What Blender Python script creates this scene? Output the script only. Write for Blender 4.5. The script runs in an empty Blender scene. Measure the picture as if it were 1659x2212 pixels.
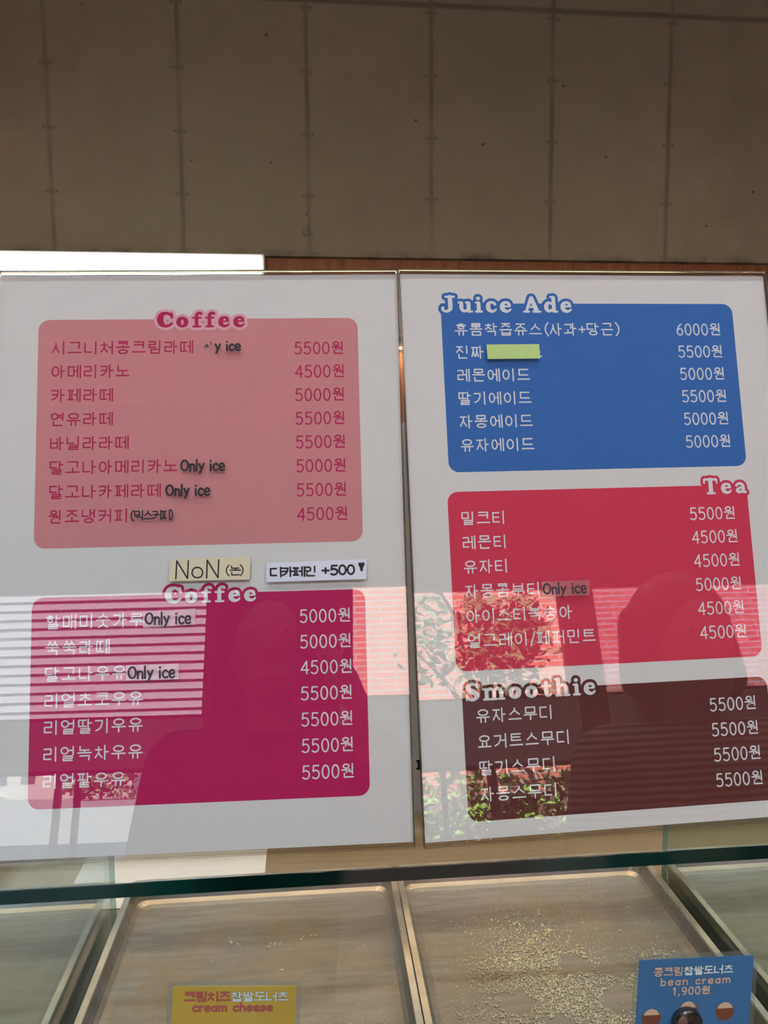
import bpy, bmesh, math, random
from mathutils import Vector, Matrix
random.seed(7)
SC = bpy.context.scene
COL = SC.collection
PI = math.pi

# ------------------------------------------------------------------ camera
cam_d = bpy.data.cameras.new('camera')
cam = bpy.data.objects.new('camera', cam_d)
COL.objects.link(cam)
CAM_X = Vector((0.9956, -0.0934, -0.0063))      # image right, in the room
CAM_D = Vector((-0.0160, -0.1035, -0.9945))     # image down
CAM_F = Vector((0.0923, 0.9902, -0.1045))       # viewing direction
cam.matrix_world = Matrix((
    (CAM_X.x, -CAM_D.x, -CAM_F.x, 0.0),
    (CAM_X.y, -CAM_D.y, -CAM_F.y, 0.0),
    (CAM_X.z, -CAM_D.z, -CAM_F.z, 1.5),
    (0, 0, 0, 1)))
cam_d.sensor_fit = 'VERTICAL'
cam_d.sensor_height = 36.0
cam_d.lens = 36.0 * 1660.0 / 2212.0
cam_d.clip_start = 0.01
cam_d.clip_end = 500
SC.camera = cam

# ------------------------------------------------------------------ exposure, world, sun, lamps
SC.view_settings.view_transform = 'Standard'
SC.view_settings.look = 'None'
SC.view_settings.gamma = 1.0
SC.view_settings.use_curve_mapping = False
SC.view_settings.exposure = 0.0
SC.cycles.use_denoising = True
SC.cycles.max_bounces = 10
SC.cycles.diffuse_bounces = 5
SC.cycles.glossy_bounces = 6
SC.cycles.transmission_bounces = 8
SC.cycles.transparent_max_bounces = 24
SC.cycles.caustics_refractive = False
SC.cycles.caustics_reflective = False
SC.cycles.sample_clamp_indirect = 8.0

SKY_STRENGTH = 6.5
SUN_STRENGTH = 125.0
CEIL_W = 15.0            # each ceiling downlight over the counter side
BACK_W = 5.6             # each downlight near the concrete wall
CASE_W = 1.25            # led bar inside the display case
SHELF_W = 5.0            # led strip under the wall shelf
BOX_E = 9.0              # backlit board on the wall

wd = bpy.data.worlds.new('sky')
SC.world = wd
wd.use_nodes = True
nt = wd.node_tree
nt.nodes.clear()
wo = nt.nodes.new('ShaderNodeOutputWorld')
bg = nt.nodes.new('ShaderNodeBackground')
tc = nt.nodes.new('ShaderNodeTexCoord')
sx = nt.nodes.new('ShaderNodeSeparateXYZ')
cr = nt.nodes.new('ShaderNodeValToRGB')
cr.color_ramp.elements[0].position = 0.0
cr.color_ramp.elements[0].color = (0.80, 0.92, 1.0, 1)
cr.color_ramp.elements[1].position = 0.6
cr.color_ramp.elements[1].color = (0.30, 0.52, 0.95, 1)
bg.inputs['Strength'].default_value = SKY_STRENGTH
nt.links.new(tc.outputs['Generated'], sx.inputs[0])
nt.links.new(sx.outputs['Z'], cr.inputs['Fac'])
nt.links.new(cr.outputs['Color'], bg.inputs['Color'])
nt.links.new(bg.outputs[0], wo.inputs[0])

sd = bpy.data.lights.new('sun', 'SUN')
sd.energy = SUN_STRENGTH
sd.angle = 0.009
sd.color = (1.0, 0.93, 0.82)
sun = bpy.data.objects.new('sun', sd)
COL.objects.link(sun)
# the sun stands high behind the building and lights the brick house opposite
sun.rotation_euler = Vector((0.30, -0.62, -0.72)).to_track_quat('-Z', 'Y').to_euler()

def area_lamp(name, loc, target, w, h, power, color, disk=False, spread=PI):
    l = bpy.data.lights.new(name, 'AREA')
    l.energy = power
    l.color = color
    if disk:
        l.shape = 'DISK'
        l.size = w
    else:
        l.shape = 'RECTANGLE'
        l.size = w
        l.size_y = h
    l.spread = spread
    o = bpy.data.objects.new(name, l)
    COL.objects.link(o)
    o.location = loc
    o.rotation_euler = (Vector(target) - Vector(loc)).to_track_quat('-Z', 'Y').to_euler()
    return o

# ------------------------------------------------------------------ material helpers
def new_mat(name):
    m = bpy.data.materials.new(name)
    m.use_nodes = True
    t = m.node_tree
    return m, t, t.nodes['Principled BSDF'], t.nodes['Material Output']

def srgb(r, g, b):
    def f(c):
        c /= 255.0
        return c / 12.92 if c <= 0.04045 else ((c + 0.055) / 1.055) ** 2.4
    return (f(r), f(g), f(b), 1)

def plain(name, col, rough=0.6, metal=0.0, spec=0.5, noise=0.0, nscale=40.0, bump=0.0):
    m, t, b, out = new_mat(name)
    b.inputs['Base Color'].default_value = col
    b.inputs['Roughness'].default_value = rough
    b.inputs['Metallic'].default_value = metal
    b.inputs['Specular IOR Level'].default_value = spec
    if noise or bump:
        g = t.nodes.new('ShaderNodeTexCoord')
        n = t.nodes.new('ShaderNodeTexNoise')
        n.inputs['Scale'].default_value = nscale
        n.inputs['Detail'].default_value = 5
        t.links.new(g.outputs['Object'], n.inputs['Vector'])
        if noise:
            r = t.nodes.new('ShaderNodeValToRGB')
            r.color_ramp.elements[0].position = 0.3
            r.color_ramp.elements[1].position = 0.7
            r.color_ramp.elements[0].color = tuple(c * (1 - noise) for c in col[:3]) + (1,)
            r.color_ramp.elements[1].color = tuple(min(1, c * (1 + noise)) for c in col[:3]) + (1,)
            t.links.new(n.outputs['Fac'], r.inputs['Fac'])
            t.links.new(r.outputs['Color'], b.inputs['Base Color'])
        if bump:
            bp = t.nodes.new('ShaderNodeBump')
            bp.inputs['Strength'].default_value = bump
            bp.inputs['Distance'].default_value = 0.01
            t.links.new(n.outputs['Fac'], bp.inputs['Height'])
            t.links.new(bp.outputs['Normal'], b.inputs['Normal'])
    return m

class NB:
    """tiny node-math builder"""
    def __init__(self, t):
        self.t = t
    def m(self, op, a, b=None, c=None, clamp=False):
        n = self.t.nodes.new('ShaderNodeMath')
        n.operation = op
        n.use_clamp = clamp
        for i, v in enumerate((a, b, c)):
            if v is None:
                continue
            if isinstance(v, (int, float)):
                n.inputs[i].default_value = v
            else:
                self.t.links.new(v, n.inputs[i])
        return n.outputs[0]
    def noise(self, vec, scale, detail=4, rough=0.5):
        n = self.t.nodes.new('ShaderNodeTexNoise')
        n.inputs['Scale'].default_value = scale
        n.inputs['Detail'].default_value = detail
        n.inputs['Roughness'].default_value = rough
        if vec is not None:
            self.t.links.new(vec, n.inputs['Vector'])
        return n.outputs['Fac']
    def smooth(self, v, a, b, o0=0.0, o1=1.0):
        n = self.t.nodes.new('ShaderNodeMapRange')
        n.interpolation_type = 'SMOOTHSTEP'
        n.inputs['From Min'].default_value = a
        n.inputs['From Max'].default_value = b
        n.inputs['To Min'].default_value = o0
        n.inputs['To Max'].default_value = o1
        self.t.links.new(v, n.inputs['Value'])
        return n.outputs[0]
    def mix(self, f, a, b):
        n = self.t.nodes.new('ShaderNodeMix')
        n.data_type = 'RGBA'
        for s, v in (('Factor', f), ('A', a), ('B', b)):
            i = [q for q in n.inputs if q.name == s and (q.type == 'RGBA' if s != 'Factor' else q.type == 'VALUE')][0]
            if isinstance(v, (tuple, float, int)):
                i.default_value = v
            else:
                self.t.links.new(v, i)
        return [q for q in n.outputs if q.type == 'RGBA'][0]

def clear_pane(name, tint=(1, 1, 1, 1), r0=0.04, rough=0.0, haze=0.0, graze=1.0):
    """thin clear sheet: lets light straight through and mirrors by angle"""
    m, t, b, out = new_mat(name)
    t.nodes.remove(b)
    k = NB(t)
    lw = t.nodes.new('ShaderNodeLayerWeight')
    lw.inputs['Blend'].default_value = 0.5
    p5 = k.m('POWER', lw.outputs['Facing'], 5.0)
    fr = k.m('MULTIPLY_ADD', p5, (1.0 - r0) * graze, r0, clamp=True)
    tr = t.nodes.new('ShaderNodeBsdfTransparent')
    tr.inputs['Color'].default_value = tint
    gl = t.nodes.new('ShaderNodeBsdfGlossy')
    gl.inputs['Roughness'].default_value = rough
    mx = t.nodes.new('ShaderNodeMixShader')
    t.links.new(fr, mx.inputs[0])
    t.links.new(tr.outputs[0], mx.inputs[1])
    t.links.new(gl.outputs[0], mx.inputs[2])
    res = mx.outputs[0]
    if haze:
        df = t.nodes.new('ShaderNodeBsdfDiffuse')
        df.inputs['Color'].default_value = (0.8, 0.8, 0.8, 1)
        m2 = t.nodes.new('ShaderNodeMixShader')
        m2.inputs[0].default_value = haze
        t.links.new(res, m2.inputs[1])
        t.links.new(df.outputs[0], m2.inputs[2])
        res = m2.outputs[0]
    t.links.new(res, out.inputs['Surface'])
    return m

def emitter(name, col, strength):
    m, t, b, out = new_mat(name)
    b.inputs['Base Color'].default_value = col
    b.inputs['Emission Color'].default_value = col
    b.inputs['Emission Strength'].default_value = strength
    return m

# ------------------------------------------------------------------ object helpers
def link_mesh(name, verts, faces, mats, parent=None, mat_idx=None, smooth=False):
    me = bpy.data.meshes.new(name)
    me.from_pydata([tuple(v) for v in verts], [], faces)
    if not isinstance(mats, (list, tuple)):
        mats = [mats]
    for m in mats:
        me.materials.append(m)
    if mat_idx:
        me.polygons.foreach_set('material_index', mat_idx)
    if smooth:
        me.polygons.foreach_set('use_smooth', [True] * len(me.polygons))
    me.update()
    o = bpy.data.objects.new(name, me)
    COL.objects.link(o)
    if parent:
        o.parent = parent
    return o

def tag(o, label, cat, group=None, kind=None):
    o['label'] = label
    o['category'] = cat
    if group:
        o['group'] = group
    if kind:
        o['kind'] = kind
    return o

def thing(name, label, cat, loc=(0, 0, 0), rotz=0.0, group=None):
    o = bpy.data.objects.new(name, None)
    o.empty_display_size = 0.05
    COL.objects.link(o)
    o.location = loc
    o.rotation_euler = (0, 0, rotz)
    return tag(o, label, cat, group)

def struct(o):
    o['kind'] = 'structure'
    return o

INK = 0.00002
class MB:
    """mesh collector: boxes, bars, capsules"""
    def __init__(self):
        self.v = []
        self.f = []
        self.i = []
    def poly(self, pts, mi=0):
        n = len(self.v)
        self.v += [tuple(p) for p in pts]
        self.f.append(tuple(range(n, n + len(pts))))
        self.i.append(mi)
    def box(self, x0, x1, y0, y1, z0, z1, mi=0, bev=0.0):
        if bev > 0:
            bm = bmesh.new()
            bmesh.ops.create_cube(bm, size=1.0)
            for v in bm.verts:
                v.co = Vector(((x0 + x1) / 2 + v.co.x * (x1 - x0), (y0 + y1) / 2 + v.co.y * (y1 - y0), (z0 + z1) / 2 + v.co.z * (z1 - z0)))
            bmesh.ops.bevel(bm, geom=bm.edges[:], offset=bev, segments=2, affect='EDGES', profile=0.5)
            self.add_bm(bm, mi)
            return
        n = len(self.v)
        self.v += [(x0, y0, z0), (x1, y0, z0), (x1, y1, z0), (x0, y1, z0), (x0, y0, z1), (x1, y0, z1), (x1, y1, z1), (x0, y1, z1)]
        for q in ((0, 3, 2, 1), (4, 5, 6, 7), (0, 1, 5, 4), (1, 2, 6, 5), (2, 3, 7, 6), (3, 0, 4, 7)):
            self.f.append(tuple(n + a for a in q))
            self.i.append(mi)
    def add_bm(self, bm, mi=0):
        n = len(self.v)
        bm.verts.index_update()
        self.v += [tuple(v.co) for v in bm.verts]
        for f in bm.faces:
            self.f.append(tuple(n + v.index for v in f.verts))
            self.i.append(mi)
        bm.free()
    def ball(self, c, r, mi=0, sub=2, scale=(1, 1, 1)):
        bm = bmesh.new()
        bmesh.ops.create_icosphere(bm, subdivisions=sub, radius=1.0)
        for v in bm.verts:
            v.co = Vector((c[0] + v.co.x * r * scale[0], c[1] + v.co.y * r * scale[1], c[2] + v.co.z * r * scale[2]))
        self.add_bm(bm, mi)
    def cone(self, a, b, r0, r1, mi=0, seg=14, caps=True):
        a = Vector(a)
        b = Vector(b)
        d = (b - a).normalized()
        u = d.orthogonal().normalized()
        w = d.cross(u)
        n = len(self.v)
        for p, r in ((a, r0), (b, r1)):
            for k in range(seg):
                t = 2 * PI * k / seg
                self.v.append(tuple(p + u * (r * math.cos(t)) + w * (r * math.sin(t))))
        for k in range(seg):
            k2 = (k + 1) % seg
            self.f.append((n + k, n + k2, n + seg + k2, n + seg + k))
            self.i.append(mi)
        if caps:
            self.f.append(tuple(n + k for k in reversed(range(seg))))
            self.f.append(tuple(n + seg + k for k in range(seg)))
            self.i += [mi, mi]
    def tube(self, pts, rs, mi=0, seg=12):
        for k in range(len(pts) - 1):
            self.cone(pts[k], pts[k + 1], rs[k], rs[k + 1], mi, seg)
        for p, r in zip(pts, rs):
            self.ball(p, r, mi, 2)
    def disc(self, c, r, z, mi=0, seg=14):
        self.poly([(c[0] + r * math.cos(2 * PI * k / seg), c[1] + r * math.sin(2 * PI * k / seg), z) for k in range(seg)], mi)
    def dome(self, c, r, z, mi=0, seg=14):
        """very low cone of ink: keeps overlapping strokes from lying in one plane"""
        n = len(self.v)
        self.v += [(c[0] + r * math.cos(2 * PI * k / seg), c[1] + r * math.sin(2 * PI * k / seg), z) for k in range(seg)]
        self.v.append((c[0], c[1], z + INK))
        for k in range(seg):
            self.f.append((n + k, n + (k + 1) % seg, n + seg))
            self.i.append(mi)
    def cap2(self, p, q, r0, r1, z, mi=0, seg=12):
        """low ridge between two discs in the local xy plane"""
        dx, dy = q[0] - p[0], q[1] - p[1]
        L = math.hypot(dx, dy)
        if L < 1e-9:
            return
        nx, ny = -dy / L, dx / L
        a, b = (p[0], p[1], z + INK), (q[0], q[1], z + INK)
        self.poly([(p[0] - nx * r0, p[1] - ny * r0, z), (q[0] - nx * r1, q[1] - ny * r1, z), b, a], mi)
        self.poly([a, b, (q[0] + nx * r1, q[1] + ny * r1, z), (p[0] + nx * r0, p[1] + ny * r0, z)], mi)
    def stroke2(self, pts, rs, z, mi=0):
        for k in range(len(pts) - 1):
            self.cap2(pts[k], pts[k + 1], rs[k], rs[k + 1], z, mi)
        for p, r in zip(pts, rs):
            self.dome(p, r, z, mi)
    def build(self, name, mats, parent=None, smooth=False):
        return link_mesh(name, self.v, self.f, mats, parent, self.i, smooth)

# ------------------------------------------------------------------ materials
def concrete_wall_mat():
    m, t, b, out = new_mat('board_formed_concrete')
    k = NB(t)
    g = t.nodes.new('ShaderNodeTexCoord')
    P = g.outputs['Object']
    s = t.nodes.new('ShaderNodeSeparateXYZ')
    t.links.new(P, s.inputs[0])
    X, Z = s.outputs['X'], s.outputs['Z']
    n1 = k.noise(P, 0.9, 5, 0.6)
    n2 = k.noise(P, 7.0, 6, 0.65)
    n3 = k.noise(P, 60.0, 4, 0.6)
    tone = k.m('ADD', k.m('MULTIPLY', n1, 0.55), k.m('ADD', k.m('MULTIPLY', n2, 0.3), k.m('MULTIPLY', n3, 0.15)))
    # formwork joints every 0.573 m
    wob = k.m('MULTIPLY', k.m('SUBTRACT', n2, 0.5), 0.012)
    fx = k.m('SUBTRACT', k.m('PINGPONG', k.m('ADD', k.m('ADD', X, wob), 0.573 * 10 - 0.004), 0.2865), 0.0)
    joint = k.smooth(fx, 0.002, 0.018, 1.0, 0.0)
    jbreak = k.smooth(k.noise(P, 2.6, 3), 0.25, 0.65, 0.25, 1.0)
    joint = k.m('MULTIPLY', joint, jbreak)
    # horizontal pour line
    hz = k.m('ABSOLUTE', k.m('SUBTRACT', k.m('ADD', Z, wob), 3.437))
    hline = k.smooth(hz, 0.004, 0.02, 0.6, 0.0)
    # tie marks, pairs at both sides of each joint every 0.274 m
    fz = k.m('PINGPONG', k.m('ADD', Z, -2.58 + 0.274 * 20), 0.137)
    dx = k.m('SUBTRACT', fx, 0.024)
    dd = k.m('SQRT', k.m('ADD', k.m('MULTIPLY', dx, dx), k.m('MULTIPLY', fz, fz)))
    tie = k.smooth(dd, 0.003, 0.009, 0.55, 0.0)
    tiebig = k.smooth(k.m('SQRT', k.m('ADD', k.m('MULTIPLY', fx, fx), k.m('MULTIPLY', fz, fz))), 0.004, 0.03, 0.45, 0.0)
    # pock marks
    vo = t.nodes.new('ShaderNodeTexVoronoi')
    vo.inputs['Scale'].default_value = 6.5
    t.links.new(P, vo.inputs['Vector'])
    keep = k.m('GREATER_THAN', k.noise(P, 4.0, 2), 0.47)
    pock = k.m('MULTIPLY', k.smooth(vo.outputs['Distance'], 0.03, 0.065, 0.85, 0.0), keep)
    dark = k.m('MAXIMUM', k.m('MAXIMUM', k.m('MULTIPLY', joint, 0.55), hline), k.m('MAXIMUM', k.m('MAXIMUM', tie, tiebig), pock))
    bx = k.m('ADD', X, k.m('MULTIPLY', k.m('SUBTRACT', k.noise(P, 30.0, 3), 0.5), 0.09))
    bz = k.m('SUBTRACT', k.m('ADD', Z, k.m('MULTIPLY', k.m('SUBTRACT', k.noise(P, 24.0, 3), 0.5), 0.09)), 2.425)
    blot = k.smooth(k.m('SQRT', k.m('ADD', k.m('MULTIPLY', bx, bx), k.m('MULTIPLY', bz, bz))), 0.008, 0.032, 0.6, 0.0)
    dark = k.m('MAXIMUM', dark, blot)
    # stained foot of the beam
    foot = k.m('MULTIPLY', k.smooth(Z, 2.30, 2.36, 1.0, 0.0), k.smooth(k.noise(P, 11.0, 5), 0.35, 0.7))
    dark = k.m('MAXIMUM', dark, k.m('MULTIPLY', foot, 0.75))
    base = k.mix(k.smooth(tone, 0.36, 0.64), (0.26, 0.22, 0.155, 1), (0.335, 0.29, 0.21, 1))
    green = k.smooth(k.noise(P, 0.55, 2), 0.40, 0.62)
    base = k.mix(k.m('MULTIPLY', green, 0.5), base, (0.26, 0.26, 0.18, 1))
    col = k.mix(dark, base, (0.065, 0.055, 0.045, 1))
    t.links.new(col, b.inputs['Base Color'])
    b.inputs['Roughness'].default_value = 0.85
    bp = t.nodes.new('ShaderNodeBump')
    bp.inputs['Strength'].default_value = 0.25
    bp.inputs['Distance'].default_value = 0.01
    t.links.new(k.m('SUBTRACT', n3, dark), bp.inputs['Height'])
    t.links.new(bp.outputs['Normal'], b.inputs['Normal'])
    return m

def wood_mat(name, c0, c1, plank=0.28):
    m, t, b, out = new_mat(name)
    k = NB(t)
    g = t.nodes.new('ShaderNodeTexCoord')
    mp = t.nodes.new('ShaderNodeMapping')
    mp.inputs['Scale'].default_value = (9.0, 9.0, 0.7)
    t.links.new(g.outputs['Object'], mp.inputs[0])
    n = k.noise(mp.outputs[0], 4.0, 6, 0.6)
    s = t.nodes.new('ShaderNodeSeparateXYZ')
    t.links.new(g.outputs['Object'], s.inputs[0])
    fx = k.m('PINGPONG', k.m('ADD', s.outputs['X'], 20.0), plank / 2)
    seam = k.smooth(fx, 0.001, 0.004, 0.6, 0.0)
    col = k.mix(k.smooth(n, 0.3, 0.7), c0, c1)
    col = k.mix(seam, col, tuple(c * 0.3 for c in c0[:3]) + (1,))
    t.links.new(col, b.inputs['Base Color'])
    b.inputs['Roughness'].default_value = 0.5
    return m

def brick_mat():
    m, t, b, out = new_mat('red_brick')
    g = t.nodes.new('ShaderNodeTexCoord')
    s = t.nodes.new('ShaderNodeSeparateXYZ')
    c = t.nodes.new('ShaderNodeCombineXYZ')
    t.links.new(g.outputs['Object'], s.inputs[0])
    t.links.new(s.outputs['X'], c.inputs['X'])
    t.links.new(s.outputs['Z'], c.inputs['Y'])
    br = t.nodes.new('ShaderNodeTexBrick')
    br.inputs['Scale'].default_value = 1.0
    br.inputs['Brick Width'].default_value = 0.36
    br.inputs['Row Height'].default_value = 0.082
    br.inputs['Mortar Size'].default_value = 0.013
    br.inputs['Mortar Smooth'].default_value = 0.2
    br.inputs['Color1'].default_value = (0.40, 0.10, 0.07, 1)
    br.inputs['Color2'].default_value = (0.50, 0.16, 0.11, 1)
    br.inputs['Mortar'].default_value = (0.86, 0.80, 0.70, 1)
    t.links.new(c.outputs[0], br.inputs['Vector'])
    t.links.new(br.outputs['Color'], b.inputs['Base Color'])
    b.inputs['Roughness'].default_value = 0.9
    return m

def steel_mat(name, c0, c1, rough, metal, sc=(3, 60, 3), stain=None):
    m, t, b, out = new_mat(name)
    k = NB(t)
    g = t.nodes.new('ShaderNodeTexCoord')
    mp = t.nodes.new('ShaderNodeMapping')
    mp.inputs['Scale'].default_value = sc
    t.links.new(g.outputs['Object'], mp.inputs[0])
    n = k.noise(mp.outputs[0], 3.0, 5, 0.6)
    n2 = k.noise(g.outputs['Object'], 9.0, 5, 0.6)
    col = k.mix(k.smooth(n, 0.3, 0.7), c0, c1)
    if stain:
        col = k.mix(k.smooth(n2, 0.42, 0.66, 0.0, 0.7), col, stain)
    t.links.new(col, b.inputs['Base Color'])
    b.inputs['Metallic'].default_value = metal
    t.links.new(k.smooth(n2, 0.3, 0.7, rough * 0.75, rough * 1.3), b.inputs['Roughness'])
    return m

def stripe_cloth_mat():
    m, t, b, out = new_mat('ribbed_knit')
    g = t.nodes.new('ShaderNodeTexCoord')
    w = t.nodes.new('ShaderNodeTexWave')
    w.bands_direction = 'Z'
    w.inputs['Scale'].default_value = 26.0
    w.inputs['Distortion'].default_value = 1.2
    w.inputs['Detail'].default_value = 1.0
    t.links.new(g.outputs['Object'], w.inputs['Vector'])
    r = t.nodes.new('ShaderNodeValToRGB')
    r.color_ramp.elements[0].color = (0.03, 0.028, 0.028, 1)
    r.color_ramp.elements[1].color = (0.62, 0.58, 0.55, 1)
    t.links.new(w.outputs['Color'], r.inputs['Fac'])
    t.links.new(r.outputs['Color'], b.inputs['Base Color'])
    b.inputs['Roughness'].default_value = 0.9
    return m

def translucent_mat(name, col):
    m, t, b, out = new_mat(name)
    t.nodes.remove(b)
    d = t.nodes.new('ShaderNodeBsdfDiffuse')
    tr = t.nodes.new('ShaderNodeBsdfTranslucent')
    d.inputs['Color'].default_value = col
    tr.inputs['Color'].default_value = col
    mx = t.nodes.new('ShaderNodeMixShader')
    mx.inputs[0].default_value = 0.6
    t.links.new(d.outputs[0], mx.inputs[1])
    t.links.new(tr.outputs[0], mx.inputs[2])
    t.links.new(mx.outputs[0], out.inputs['Surface'])
    return m

def acrylic_edge_mat():
    m, t, b, out = new_mat('acrylic_edge')
    t.nodes.remove(b)
    gl = t.nodes.new('ShaderNodeBsdfGlass')
    gl.inputs['IOR'].default_value = 1.49
    gl.inputs['Roughness'].default_value = 0.02
    gl.inputs['Color'].default_value = (0.97, 0.97, 0.96, 1)
    t.links.new(gl.outputs[0], out.inputs['Surface'])
    return m

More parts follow.
